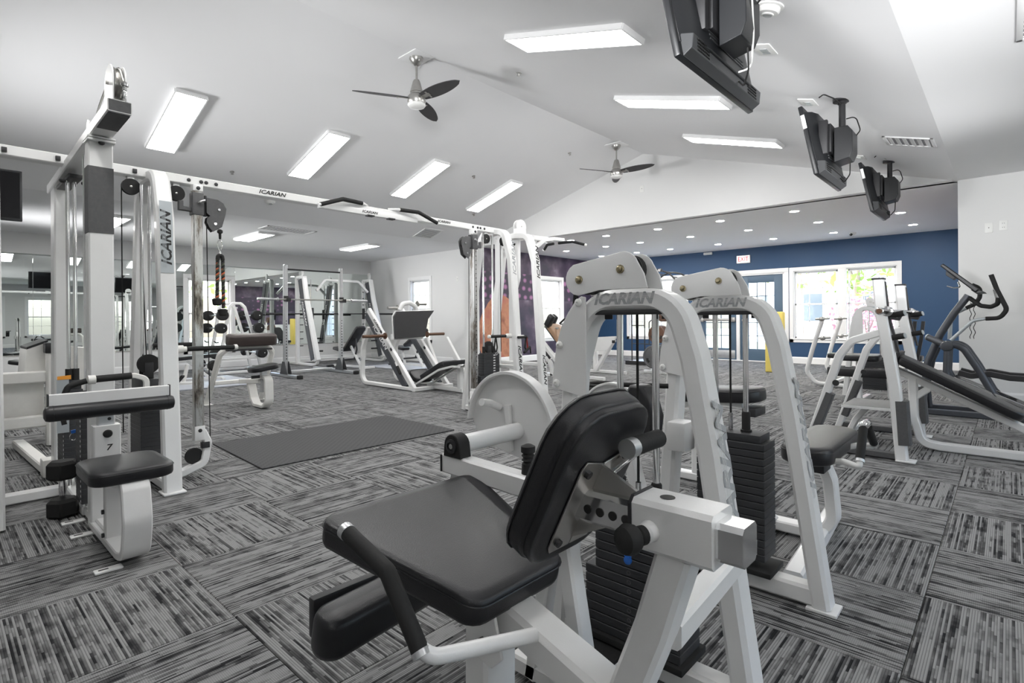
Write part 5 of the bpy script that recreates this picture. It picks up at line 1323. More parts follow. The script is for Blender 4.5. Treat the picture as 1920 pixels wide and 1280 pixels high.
# D-handles on the far station
def dhandle(p, label, red=False):
    p = V3(p); t = thing('exercise_strap', label, 'strap', p)
    for s in (-1, 1):
        b = MB(); b.bar([p + V3((0, s * .004, 0)), p + V3((0, s * .022, -.10)), p + V3((0, s * .006, -.15 if not red else -.13))], .003, .02, (1, 0, 0)); b.build('strap', redp if red and s > 0 else rubber, t)
    if red:
        b = MB(); b.tube([p + V3((.01, -.045, -.155)), p + V3((.01, .05, -.10))], .014, seg=12); b.build('grip', rubber, t)
        b = MB(); b.bar([p + V3((.01, .05, -.10)), p + V3((.01, .06, -.17)), p + V3((.01, -.045, -.155))], .005, .018, (1, 0, 0)); b.build('strap', rubber, t)
    else:
        b = MB(); c_ = p + V3((0, .006, -.168)); b.tube([c_ + V3((0, .013 * math.cos(a), .013 * math.sin(a))) for a in [2 * PI * k / 16 for k in range(17)]], .003, seg=6); b.build('ring', chrome, t)
    return t
dhandle((-3.95, 4.03, .87), 'narrow black strap handle hanging from a side grip of the far tower')
b = MB(); b.lathe((-3.80, 4.30, .875), (1, 0, 0), [(.02, -.12), (.02, .0), (.014, .01)], 14); b.build('grip_hub', white_old, CX_)
b = MB(); b.tube([(-3.79, 4.20, .872), (-3.79, 4.33, .875), (-3.79, 4.345, .86)], .014, .02, 12); b.build('side_grip', rubber, CX_)
dhandle((-3.78, 4.32, .865), 'black and red strap handle hung on the far tower beside the lettered leg', True)

# upright hexagonal dumbbell by the lat machine
def hexhead(b, c, axis, r, h):
    b.lathe(c, axis, [(r * .72, 0), (r, h * .16), (r, h * .84), (r * .72, h)], 6)
t = thing('dumbbell', 'black hexagonal dumbbell with chrome handle standing upright on the carpet', 'dumbbell', (-3.83, .50, 0))
for z in (0.0, .205):
    b = MB(); hexhead(b, (-3.83, .50, z), (0, 0, 1), .076, .10); b.build('hex_head', rubber, t, bev=.006)
b = MB(); b.lathe((-3.83, .50, .098), (0, 0, 1), [(.013, 0), (.013, .012), (.017, .035), (.0185, .055), (.017, .075), (.013, .095), (.013, .11)], 16); b.build('handle', chrome, t)

# exercise mat
t = thing('exercise_mat', 'large black rubber mat with a woven texture lying on the carpet', 'mat', (-4.5, 2.53, 0))
matm, nt, bs = nodes_of('woven_rubber')
bs.inputs['Roughness'].default_value = .75
tc = N(nt, 'TexCoord'); wv = N(nt, 'TexChecker', Scale=36.0); wv.inputs['Color1'].default_value = (.045, .045, .047, 1); wv.inputs['Color2'].default_value = (.028, .028, .03, 1)
L(nt, tc.outputs['Object'], wv.inputs['Vector'])
no = N(nt, 'TexNoise', Scale=2.5); L(nt, tc.outputs['Object'], no.inputs['Vector']); mx = N(nt, 'MixRGB', blend_type='MULTIPLY'); mx.inputs['Fac'].default_value = .5
L(nt, wv.outputs['Color'], mx.inputs['Color1']); L(nt, no.outputs['Fac'], mx.inputs['Color2']); L(nt, wv.outputs['Color'], bs.inputs['Base Color'])
bp = N(nt, 'Bump', Strength=.6, Distance=.004); L(nt, wv.outputs['Fac'], bp.inputs['Height']); L(nt, bp.outputs[0], bs.inputs['Normal'])
b = MB(); q = [V3((-5.06, 1.665, .001)), V3((-3.925, 1.615, .001)), V3((-3.915, 3.42, .001)), V3((-5.085, 3.44, .001))]; b.slab(q, (0, 0, .011)); b.build('rubber_sheet', matm, t, bev=.003)
# ------------------------------------------------------------------ olympic decline bench station on the right
def plane_bar(par, name, pts, y, w, h, m=white, fil=.05, **k):
    b = MB(); b.bar([(p, y, q) for p, q in pts], w, h, (0, 1, 0), fil=fil, **k); return b.build(name, m, par)
def plane_tube(par, name, pts, y, r, m, fil=.04, seg=12, dy=0):
    b = MB(); n = len(pts); b.tube([(p[0], y + (dy * i / max(1, n - 1)), p[1]) for i, p in enumerate(pts)], r, fil, seg); return b.build(name, m, par)
OB = thing('olympic_decline_bench', 'white decline bench station with long black pad, two uprights and plate pegs', 'gym bench', (-.6, 5.4, 0))
for y, s in ((4.85, 1), (5.95, -1)):
    up = plane_bar(OB, 'upright', [(-.585, .01), (-.625, .55), (-.70, 1.06), (-.72, 1.34)], y, .075, .085, fil=.3)
    b = MB(); b.bx((-.76, y - .045, 1.335), (-.68, y + .045, 1.35), .003); b.build('end_cap', blackm, up)
    plane_bar(OB, 'guard_strip', [(-.568, .12), (-.585, .44)], y, .085, .092, greyd, 0)
    plane_bar(OB, 'rack_strip', [(-.60, .80), (-.655, 1.05), (-.682, 1.32)], y, .012, .05, blackm, .2)
    lg = plane_bar(OB, 'front_leg', [(-.70, .945), (-.90, .875), (-.98, .76), (-1.20, .05), (-1.215, .01)], y, .055, .075, fil=.10)
    plane_bar(OB, 'guard_strip', [(-1.045, .46), (-1.165, .12)], y, .060, .082, greyd, 0)
    b = MB(); b.lathe((-1.0, y - .038, .545), (0, -1, 0), [(.024, 0), (.024, .003)], 16); b.build('round_plug', blackm, lg)
    plane_bar(OB, 'floor_rail', [(-1.215, .03), (-.56, .03)], y, .05, .05, greyd, 0)
    b = MB(); b.bx((-.62, y - .06, 0), (-.50, y + .06, .01), .003); b.build('foot_plate', white, OB)
    for z in (1.07, .905):
        b = MB(); b.tube([(-.67, y, z - .01), (-.56, y - .03, z + .015)], .021, seg=14); p_ = b.build('plate_peg', rubber, OB)
        b = MB(); b.tube([(-.565, y - .028, z + .013), (-.556, y - .031, z + .016)], .0205, seg=14); b.build('peg_cap', silverp, p_)
    b = MB(); b.bar([(-.66, y, 1.05), (-.60, y, 1.04), (-.585, y, 1.07)], .02, .05, (0, 1, 0)); b.build('bar_catch', blackm, OB)
b = MB(); b.bar([(-1.05, 4.88, .045), (-1.05, 5.92, .045)], .05, .05, (1, 0, 0)); b.build('floor_rail', white, OB)
plane_bar(OB, 'bench_frame', [(-.70, .63), (.12, .215), (.5, .04)], 5.4, .055, .075, fil=.05)
plane_bar(OB, 'curved_post', [(-.575, .56), (-.57, .25), (-.52, .05), (-.40, .035), (.6, .035)], 5.4, .06, .085, fil=.14)
plane_bar(OB, 'gusset_arm', [(-.575, .40), (-.48, .48), (-.47, .52)], 5.4, .05, .07, fil=.03)
a_ = math.atan2(.40, .75)
pad('back_pad', (-.305, 5.4, .525), (.86, .29, .065), vinyl, OB, rot_axis('Y', math.degrees(a_)), .05)
b = MB(); b.box((-.68, 5.4, .70), (.03, .29, .16), rot_axis('Y', 20), .01); b.build('pad_end', vinyl, OB)
# spotter platform
t_ = MB(); t_.bx((-1.03, 5.14, .32), (-.63, 5.66, .332), .003); t_.build('spotter_platform', treadm, OB)
b = MB(); b.bar([(-.63, 5.14, .322), (-1.03, 5.14, .322)], .006, .02, (0, 0, 1)); b.build('platform_edge', white, OB)
plane_bar(OB, 'platform_arm', [(-.88, .31), (-.97, .19), (-1.03, .05)], 5.4, .045, .09, fil=.05)
b = MB(); b.bx((-.66, 5.18, .17), (-.60, 5.5, .31), .004); b.build('platform_bracket', white, OB)
BB = thing('barbell', 'chrome olympic barbell resting across the decline bench uprights', 'barbell', (-.64, 5.4, 1.09))
b = MB(); b.cyl((-.655, 4.75, 1.098), (-.655, 6.2, 1.10), .0145, 14); b.build('bar_shaft', chrome, BB)
for y0, y1, s in ((4.42, 4.79, 1), (6.38, 6.02, -1)):
    b = MB(); b.lathe((-.655, y0, 1.098), (0, s, 0), [(.018, 0), (.025, .003), (.025, abs(y1 - y0) - .05), (.037, abs(y1 - y0) - .045), (.037, abs(y1 - y0)), (.015, abs(y1 - y0) + .01)], 20); sv = b.build('sleeve', chrome, BB)
    b = MB(); b.lathe((-.655, y0 - s * .002, 1.098), (0, s, 0), [(.018, 0), (.018, .003)], 16); b.build('sleeve_end', brownroll, sv)

# ------------------------------------------------------------------ elliptical
EL = thing('elliptical_trainer', 'dark graphite elliptical trainer with black handlebars against the right wall', 'elliptical', (-.3, 7.55, 0))
plane_tube(EL, 'mast', [(-.72, .08), (-.67, .55), (-.56, .86), (-.44, 1.09), (-.32, 1.28)], 7.55, .036, ell_grey, .25, 16)
plane_tube(EL, 'front_strut', [(-.58, .72), (-.63, .58), (-.68, .3), (-.66, .05)], 7.62, .026, ell_grey, .15)
b = MB(); b.tube([(-.66, 7.55, .82), (-.50, 7.40, .75)], .034, seg=16); b.lathe((-.49, 7.36, .74), (0, -1, 0), [(.058, -.05), (.058, 0), (.048, .02), (.02, .026)], 22); b.build('pivot_housing', ell_grey, EL)
b = MB(); b.lathe((-.665, 7.55, .825), (-1, .6, .3), [(.036, 0), (.036, .012), (.02, .02)], 16); b.build('pivot_cap', silverp, EL)
# swing arms
a1 = plane_tube(EL, 'swing_arm', [(-.46, .80), (-.34, .94), (-.28, 1.01), (-.18, 1.03)], 7.4, .017, silverp, .06)
plane_tube(a1, 'arm_grip', [(-.18, 1.03), (-.07, 1.035), (-.015, 1.12), (-.09, 1.32), (-.135, 1.48)], 7.4, .021, rubber, .07, 14, -.03)
a2 = plane_tube(EL, 'swing_arm', [(-.49, .80), (-.48, 1.02), (-.44, 1.09), (-.35, 1.145)], 7.72, .02, silverp, .06)
plane_tube(a2, 'arm_grip', [(-.36, 1.14), (-.27, 1.19), (-.235, 1.26), (-.23, 1.36), (-.30, 1.40)], 7.75, .021, rubber, .06, 14)
sb = plane_tube(EL, 'fixed_handlebar', [(-.31, 1.25), (-.22, 1.165), (-.14, 1.15), (-.085, 1.18), (-.08, 1.25)], 7.52, .022, rubber, .05, 14, -.14)
b = MB(); b.tube([(-.082, 7.39, 1.24), (-.10, 7.385, 1.33)], .024, seg=14); b.build('pulse_grip', chrome, sb)
# link arms to pedals
for y in (7.38, 7.74):
    plane_tube(EL, 'link_arm', [(-.50, .74), (-.42, .76), (-.35, .715), (-.25, .53), (-.13, .27), (-.02, .13)], y, .036, ell_grey, .12, 16)
    plane_tube(EL, 'lower_link', [(-.49, .70), (-.50, .45), (-.44, .33)], y, .030, ell_grey, .1)
    b = MB(); b.bar([(-.44, y - .02, .40), (.22, y - .02, .10)], .035, .03, (0, 1, 0)); b.build('track_rail', chrome, EL)
    b = MB(); b.lathe((.02, y - .03, .145), (0, 1, 0), [(.04, 0), (.04, .05)], 18); b.build('track_wheel', blackm, EL)
    b = MB(); b.bar([(-.40, y + .03, .46), (-.30, y + .03, .43), (-.15, y + .03, .46), (0.0, y + .03, .43), (.45, y + .03, .42)], .055, .09, (0, 1, 0), fil=.06); b.build('pedal_beam', blackm, EL)
plane_bar(EL, 'base_rail', [(-.74, .03), (.9, .03)], 7.36, .06, .07, ell_grey, 0); plane_bar(EL, 'base_rail', [(-.74, .03), (.9, .03)], 7.74, .06, .07, ell_grey, 0)
b = MB(); b.bar([(-.72, 7.3, .03), (-.72, 7.8, .03)], .07, .06, (1, 0, 0)); b.build('front_foot', ell_grey, EL)
b = MB(); b.slab([V3((-.545, 7.38, 1.60)), V3((-.52, 7.38, 1.625)), V3((-.225, 7.38, 1.335)), V3((-.26, 7.38, 1.305))], (0, .34, 0)); cn = b.build('console', plast_b, EL, bev=.01)
b = MB(); b.slab([V3((-.50, 7.44, 1.55)), V3((-.42, 7.44, 1.47)), V3((-.44, 7.44, 1.45)), V3((-.50, 7.44, 1.50))], (0, .2, 0)); b.build('console_back', plast_g, cn, bev=.004)
b = MB(); b.tube([(-.40, 7.45, 1.42), (-.38, 7.42, 1.36), (-.44, 7.40, 1.36), (-.49, 7.4, 1.38)], .007, .02, 8); b.build('wire_holder', chrome, EL)
b = MB(); b.slab([V3((-.30, 7.42, 1.335)), V3((-.22, 7.42, 1.33)), V3((-.17, 7.42, 1.295)), V3((-.25, 7.42, 1.29))], (0, .26, 0)); b.build('console_shelf', plast_b, EL, bev=.008)
for k, dx in enumerate((0, .03)):
    b = MB(); b.tube([(-.30 + dx + .008 * math.sin(i * 1.3), 7.45, 1.2 - i * .02) for i in range(20)], .0035, seg=5); b.build('coiled_cord', rubber, EL)
b = MB(); b.cyl((.62, 7.4, .25), (.62, 7.7, .25), .22, 30); b.build('flywheel_cover', ell_grey, EL)

# ------------------------------------------------------------------ flat / bench uprights by the back window
BU = thing('bench_press_station', 'white bench press station with two curved uprights before the back window', 'gym bench', (-1.9, 9.6, 0))
for y, hx in ((9.25, 0), (10.45, 0)):
    p_ = onY(1520 if y < 10 else 1556, 640, y)
    x0 = p_.x
    plane_tube(BU, 'upright', [(x0 + .16, 1.02), (x0 + .02, .55), (x0 - .06, .22), (x0 + .06, .05), (x0 + .50, .03), (x0 + .62, .10), (x0 + .66, .3)], y, .032, white, .12, 12)
    for z, dx in ((1.03, .16), (.74, .17)):
        b = MB(); b.cyl((x0 + dx - .09, y, z), (x0 + dx + .10, y, z + .01), .018, 10); b.lathe((x0 + dx, y - .02, z), (0, -1, 0), [(.035, -.03), (.035, .02), (.02, .03)], 12); b.build('bar_hook', steel, BU)
b = MB(); b.bar([(-2.0, 9.25, .05), (-2.0, 10.45, .05)], .05, .05, (1, 0, 0)); b.build('cross_rail', white, BU)
pad('bench_pad', (-1.45, 9.3, .48), (1.15, .30, .07), vinyl, BU, None, .04)
b = MB(); b.bar([(-1.95, 9.3, .43), (-.9, 9.3, .43), (-.87, 9.3, .03)], .05, .06, (0, 1, 0), fil=.04); b.build('bench_frame', white, BU)

# distant arched leg machine by the window
D_ = thing('arched_weight_machine', 'distant white arched weight machine standing in front of the back window', 'gym machine', (-1.05, 8.1, 0))
yy = 8.3
pc = onY(1600, 590, yy); pd = onY(1652, 590, yy)
xl, xr = pc.x, pd.x
plane_bar(D_, 'arch_frame', [(xl - .10, .02), (xl, .95), (xl + .06, 1.17), (xr - .06, 1.17), (xr + .0, .95), (xr + .1, .02)], yy, .06, .085, white, .13, fn=7)
b = MB(); b.slab([V3((xl - .01, yy - .05, .80)), V3((xl - .01, yy - .05, 1.05)), V3((xl + .05, yy - .05, 1.16)), V3((xl + .11, yy - .05, 1.17)), V3((xl + .12, yy - .05, .80))], (0, .006, 0)); b.build('side_shield', white, D_)
b = MB(); b.slab([V3((xl + .16, yy - .05, 1.19)), V3((xl + .14, yy - .05, 1.27)), V3((xl + .18, yy - .05, 1.31)), V3((xr - .03, yy - .05, 1.27)), V3((xr - .01, yy - .05, 1.22)), V3((xr - .04, yy - .05, 1.19))], (0, .08, 0)); g_ = b.build('pulley_guard', white, D_, bev=.004)
for xx, zz in ((xl + .2, 1.25), (xr - .07, 1.235)): b = MB(); b.lathe((xx, yy - .05, zz), (0, -1, 0), [(.014, 0), (.014, .006)], 8); b.build('bolt', steel, g_)
for xx in (xl + .17, xl + .30): b = MB(); b.cyl((xx, yy, .1), (xx, yy, 1.14), .011, 10); b.build('guide_rod', chrome, D_)
for k in range(14): b = MB(); b.bx((xl + .1, yy - .06, .12 + k * .028), (xl + .36, yy + .06, .146 + k * .028)); b.build('weight_plate', plate_black, D_, smooth=False)
b = MB(); b.bx((xl + .1, yy - .06, .512), (xl + .36, yy + .06, .54)); b.build('top_plate', plate_black, D_)
pad('seat', (-1.35, 7.75, .56), (.42, .36, .07), vinyl, D_, None, .05)
pad('roller_pad', (-1.30, 7.5, .40), (.70, .12, .11), vinyl, D_, None, .05, seam=False)
b = MB(); b.bar([(-1.35, 7.7, .52), (-1.35, 7.7, .03)], .06, .07, (0, 1, 0)); b.build('seat_post', white, D_)
b = MB(); b.bar([(-1.35, 7.5, .03), (-1.35, yy, .03)], .06, .07, (1, 0, 0)); b.build('floor_rail', white, D_)
b = MB(); b.bx((-1.08, 7.7, .48), (-.98, 7.9, .78), .01); b.build('back_block', blackm, D_)
b = MB(); b.tube([(-1.02, 7.8, .78), (-.95, 7.9, .95), (-.86, 7.95, 1.0)], .022, .05, 10); b.build('press_arm', steel, D_)
for x in (-.86, -.78): b = MB(); b.bar([(x - .06, 8.12, .42), (x, 8.12, .8), (x + .02, 8.12, 1.0)], .035, .05, (0, 1, 0)); b.build('rear_arm', blackm, D_)

# ------------------------------------------------------------------ yellow mat stood on end
t = thing('folded_yellow_mat', 'yellow foam mat standing on end in front of the doors', 'mat', (-3.26, 11.1, 0))
b = MB(); b.bx((-3.50, 11.05, 0), (-3.17, 11.12, 1.17), .02, 3); b.build('front_panel', yellow, t)
b = MB(); b.bx((-3.50, 11.123, 0), (-3.17, 11.19, 1.16), .02, 3); b.build('rear_panel', yellow, t)

# ------------------------------------------------------------------ plate tree and plates
PT = thing('plate_tree', 'white steel weight plate tree carrying brown and grey plates', 'plate rack', (-4.8, 9.6, 0))
b = MB(); b.bar([(-4.82, 9.62, .03), (-4.78, 9.62, 1.25)], .07, .07, (0, 1, 0)); b.build('post', white, PT)
b = MB(); b.bar([(-5.25, 9.5, .03), (-4.6, 9.5, .03)], .06, .06, (0, 1, 0)); b.build('floor_rail', white, PT)
b = MB(); b.bar([(-5.25, 9.78, .03), (-4.6, 9.78, .03)], .06, .06, (0, 1, 0)); b.build('floor_rail', white, PT)
b = MB(); b.bar([(-4.9, 9.45, .03), (-4.9, 9.82, .03)], .06, .05, (1, 0, 0)); b.build('cross_rail', white, PT)
plate_brown = mat('brown_iron_plate', (.14, .075, .05), .35, .5, noise=.4, nscale=9)
plate_grey = mat('grey_iron_plate', (.12, .12, .125), .45, .3, noise=.2, nscale=9)
def disc_plate(c, r, w, m, label, grp, slots=True):
    t = thing('weight_plate', label, 'weight plate', (c[0], c[1], c[2] - r), grp)
    b = MB(); b.lathe(c, (0, 1, 0), [(r * .12, .0), (r * .28, 0), (r * .3, w * .22), (r * .84, w * .22), (r * .88, 0), (r, w * .12), (r, w * .88), (r * .88, w), (r * .3, w)], 32); d_ = b.build('disc', m, t)
    if slots:
        for k in range(3):
            a = math.radians(90 + 120 * k); b = MB()
            pts = [(c[0] + r * q * math.cos(a + e), c[1] - .001 + w * .2, c[2] + r * q * math.sin(a + e)) for q, e in ((.5, -.32), (.72, -.32), (.76, 0), (.72, .32), (.5, .32), (.54, 0))]
            b.slab([V3(p) for p in pts], (0, .004, 0)); b.build('grip_slot', black_ink, d_)
tiers = [(-4.98, .325, .225, plate_grey, 'grey', 'bottom', 5), (-4.92, .755, .17, plate_brown, 'brown', 'middle', 5), (-4.80, 1.115, .115, plate_brown, 'small brown', 'top', 4)]
for cx, cz, r, m_, cn_, tn, n in tiers:
    for k in range(n):
        disc_plate((cx + .0, 9.36 + k * .046, cz), r, .036, m_, '%s weight plate on the %s peg of the plate tree, %s from the front' % (cn_, tn, ['first', 'second', 'third', 'fourth', 'fifth'][k]), 'plates on the plate tree')
for cx, cz, r, m_, cn_, tn, n in tiers: b = MB(); b.cyl((cx, 9.33, cz), (cx, 9.66, cz), .010, 14); b.build('peg', chrome, PT)
for cx, cz, r, m_, cn_, tn, n in tiers: b = MB(); b.bar([(cx, 9.62, cz), (-4.79, 9.62, cz)], .05, .05, (0, 1, 0)); b.build('peg_arm', white, PT)

# ------------------------------------------------------------------ stretch cage with round top bar
ST = thing('stretch_cage', 'black tubular stretching cage with lettered curved top bar', 'stretch cage', (-5.8, 11.2, 0))
for y in (11.0, 11.75):
    b = MB(); pts = []
    cx, cz, R_ = -5.75, 1.60, .52
    for k in range(19): a = math.radians(170 - 160 * k / 18); pts.append((cx + R_ * math.cos(a), y, cz + R_ * math.sin(a)))
    b.tube(pts, .018, seg=10); b.build('curved_bar', blackm, ST)
for k in range(7):
    a = math.radians(160 - 140 * k / 6); p = (cx + R_ * math.cos(a), cz + R_ * math.sin(a))
    b = MB(); b.tube([(p[0], 11.0, p[1]), (p[0], 11.75, p[1])], .012, seg=8); b.build('top_rung', blackm, ST)
b = MB(); b.slab([V3((-5.95, 10.975, 2.085)), V3((-5.60, 10.975, 2.085)), V3((-5.62, 10.975, 2.16)), V3((-5.92, 10.975, 2.16))], (0, .012, 0)); b.build('name_plate', blackm, ST)
text('lettering', 'TRUE', (-5.775, 10.974, 2.122), (1, 0, 0), (0, 0, 1), .05, white_ink, ST, bold=.02, sx=1.4)
for x, y in ((-6.45, 11.1), (-6.12, 11.1), (-5.25, 11.1), (-6.2, 11.75), (-5.25, 11.75)):
    b = MB(); b.cyl((x, y, .05), (x, y, 1.72 if x > -6.3 else 1.55), .014, 8); b.build('cage_post', blackm, ST)
for z in (.48, .9, 1.25, 1.5):
    b = MB(); b.cyl((-6.45, 11.1, z), (-6.12, 11.1, z), .010, 8); b.build('cage_rung', blackm, ST)
b = MB(); b.cyl((-6.12, 11.1, .475), (-5.6, 11.1, .475), .012, 8); b.build('cage_rung', blackm, ST)
b = MB(); b.tube([(-5.98, 11.05, .48), (-5.98, 11.05, .98), (-5.9, 11.05, 1.03), (-5.75, 11.05, 1.03)], .012, .05, 8); b.build('side_loop', blackm, ST)
b = MB(); b.bx((-6.52, 10.95, .0), (-5.1, 11.85, .085), .006); b.build('platform', platform_m, ST)
b = MB(); b.bx((-6.53, 10.93, .01), (-5.1, 10.949, .095), .003); b.build('platform_edge', blackm, ST)
b = MB(); b.tube([(-5.3, 10.9, .12), (-4.95, 10.6, .7), (-4.85, 10.55, 1.3)], .012, seg=8); b.build('stay_cable', rubber, ST)

# ------------------------------------------------------------------ incline lever press with a tan pad
HK = thing('incline_lever_press', 'white incline lever machine with worn tan pad and black head cushions', 'gym machine', (-5.8, 7.5, 0))
y = 7.35
plane_bar(HK, 'sloped_frame', [(-6.06, .66), (-5.58, .20), (-5.35, .05)], y, .07, .09, white)
plane_bar(HK, 'base_rail', [(-6.05, .10), (-5.1, .08)], y, .06, .07, white, 0); plane_bar(HK, 'base_rail', [(-6.0, .035), (-5.1, .03)], y + .5, .06, .07, white, 0)
plane_bar(HK, 'curved_post', [(-5.96, .40), (-5.86, .28), (-5.83, .08)], y, .06, .07, white, .08)
b = MB(); b.slab([V3((-6.03, y - .02, .60)), V3((-5.86, y - .02, .42)), V3((-5.95, y - .02, .28)), V3((-6.01, y - .02, .34))], (0, .04, 0)); b.build('side_plate', blackm, HK)
pad('back_pad', (-5.72, 7.5, .72), (.66, .36, .075), vinyl_tan, HK, rot_axis('Y', 47), .06)
b = MB(); b.box((-5.755, 7.5, .685), (.70, .34, .02), rot_axis('Y', 47), .008); b.build('pad_board', blackm, HK)
for dx, dy in ((0, -.12), (-.2, .22)):
    pad('head_cushion', (-5.87 + dx, 7.45 + dy, 1.03), (.24, .11, .11), vinyl, HK, rot_axis('Y', -58), .05, seam=False)
b = MB(); b.tube([(-5.92, 7.45, .90), (-5.78, 7.45, .90)], .014, seg=8); b.build('cushion_bar', silverp, HK)
b = MB(); b.tube([(-5.86, 7.6, .98), (-5.74, 7.6, 1.07), (-5.62, 7.6, 1.03)], .016, .05, 10); b.build('handle', rubber, HK)
b = MB(); b.cyl((-5.86, 7.62, .97), (-5.62, 7.62, .98), .015, 10); b.build('cross_tube', silverp, HK)
b = MB(); b.bar([(-5.78, 7.62, .97), (-5.77, 7.62, .84)], .03, .05, (0, 1, 0)); b.build('hanger', steel, HK)
# white frame with an angular wing to its right
LV = thing('white_lever_machine', 'white angular steel lever machine beside the blue wall, left of the arched machine', 'gym machine', (-5.7, 8.9, 0))
b = MB(); b.slab([V3((-5.98, 8.75, .70)), V3((-5.42, 8.75, .73)), V3((-5.47, 8.75, .64)), V3((-5.62, 8.75, .46)), V3((-5.98, 8.75, .42))], (0, .05, 0)); b.build('wing_plate', white, LV, bev=.004)
plane_bar(LV, 'sloped_arm', [(-5.50, .66), (-5.90, .06)], 8.80, .07, .09, white, 0)
plane_bar(LV, 'post', [(-5.98, .72), (-5.98, .02)], 8.9, .08, .08, white, 0)
plane_bar(LV, 'floor_rail', [(-6.1, .035), (-5.3, .035)], 8.9, .06, .07, white, 0)
b = MB(); b.bx((-5.50, 8.73, .60), (-5.44, 8.76, .655), .003); b.build('end_cap', blackm, LV)
for k, (x_, y_) in enumerate(((-6.3, 8.3),)):
    t = thing('battle_rope_coil', 'black coiled training rope lying on the carpet behind the tower', 'rope', (x_, y_, 0))
    for q in range(3):
        b = MB(); b.tube([(-4.3 + (.30 - .02 * q) * math.cos(a), 6.6 + (.26 - .02 * q) * math.sin(a), .025 + q * .045) for a in [2 * PI * i / 36 for i in range(37)]], .024, seg=8); b.build('rope_loop', rubber, t)
    t.location = (-4.3, 6.6, 0)
    for o in t.children: o.matrix_parent_inverse = Matrix.Translation(-t.location)

# ------------------------------------------------------------------ preacher curl bench
PB = thing('preacher_curl_bench', 'white preacher curl bench with wide dark brown arm pad and small seat', 'gym bench', (-7.0, 2.75, 0))
b = MB(); b.bar([(-7.56, 2.42, .01), (-7.14, 2.42, .60), (-7.05, 2.52, .735), (-7.05, 2.98, .735), (-7.14, 3.08, .6), (-7.50, 3.08, .01)], .07, .06, (0, 1, 0), fil=.10)
b.bm.free(); b = MB()
b.tube(fillet([(-7.56, 2.42, .01), (-7.12, 2.43, .66), (-7.06, 2.50, .735), (-7.06, 3.0, .735), (-7.12, 3.07, .66), (-7.50, 3.08, .01)], .07, 5), .036, seg=8); b.build('arch_frame', white_old, PB)
for yy_ in (2.42, 3.08): b = MB(); b.bx((-7.62, yy_ - .05, 0), (-7.46, yy_ + .05, .01), .003); b.build('foot_plate', white_old, PB)
pad('arm_pad', (-6.99, 2.76, .835), (.16, .60, .135), vinyl_brown, PB, rot_axis('Y', 12), .04)
b = MB(); b.bx((-7.08, 2.47, .70), (-6.95, 3.0, .722), .004); b.build('pad_board', blackm, PB)
plane_bar(PB, 'beam', [(-7.33, .29), (-6.70, .335)], 2.75, .06, .06, white_old, 0)
b = MB(); b.bar([(-7.33, 2.44, .29), (-7.33, 3.06, .29)], .05, .05, (1, 0, 0)); b.build('cross_bar', white_old, PB)
plane_bar(PB, 'seat_loop', [(-7.08, .30), (-6.98, .10), (-6.90, .03), (-6.64, .03), (-6.545, .10), (-6.555, .39), (-6.72, .39)], 2.78, .035, .10, white_old, .07, fn=6)
b = MB(); b.bar([(-6.70, 2.78, .20), (-6.70, 2.78, .46)], .06, .07, (0, 1, 0)); b.build('seat_tube', zinc, PB)
b = MB(); b.cyl((-6.70, 2.64, .39), (-6.70, 2.74, .39), .02, 10); b.build('pull_knob', blackm, PB)
pad('seat', (-6.66, 2.76, .50), (.26, .32, .06), vinyl, PB, rot_axis('X', 8), .05)

# ------------------------------------------------------------------ leg press
LG = thing('leg_press_machine', 'white angled leg press with large black foot plate and brown weight sleeves', 'gym machine', (-7.0, 5.2, 0))
for y, s in ((4.9, -1), (5.55, 1)):
    rl = plane_bar(LG, 'guide_rail', [(-7.70, 1.235), (-6.49, .02)], y, .085, .06, white, 0)
    plane_bar(LG, 'dark_shroud', [(-7.76, 1.15), (-6.70, .05)], y, .11, .05, greyp, 0)
    plane_bar(LG, 'rear_frame', [(-7.70, .95), (-7.89, .60), (-7.91, .14), (-7.83, .045), (-6.45, .035)], y, .055, .07, white, .13, fn=7)
    for dx in (.35, .62):
        b = MB(); b.box((-7.66 + dx, y - .034, 1.235 - dx * 1.005), (.05, .012, .035), rot_axis('Y', 45), .002); b.build('stop_block', blackm, rl)
    b = MB(); b.lathe((-7.90, y - .04, .42), (0, -1, 0), [(.025, 0), (.025, .003)], 14); b.build('round_sticker', silverp, LG)
text('lettering', 'ICARIAN', (-7.36, 4.8735, .80), V3((1, 0, -1.04)), V3((1.04, 0, 1)), .07, white_ink, LG, sx=1.35, bold=.02)
text('lettering', 'ICARIAN', (-7.42, 4.868, .99), V3((1, 0, -1.0)), V3((1, 0, 1)), .045, black_ink, LG, sx=1.1, bold=.02)
b = MB(); b.bar([(-6.47, 4.86, .035), (-6.47, 5.6, .035)], .06, .07, (1, 0, 0)); b.build('floor_rail', white, LG)
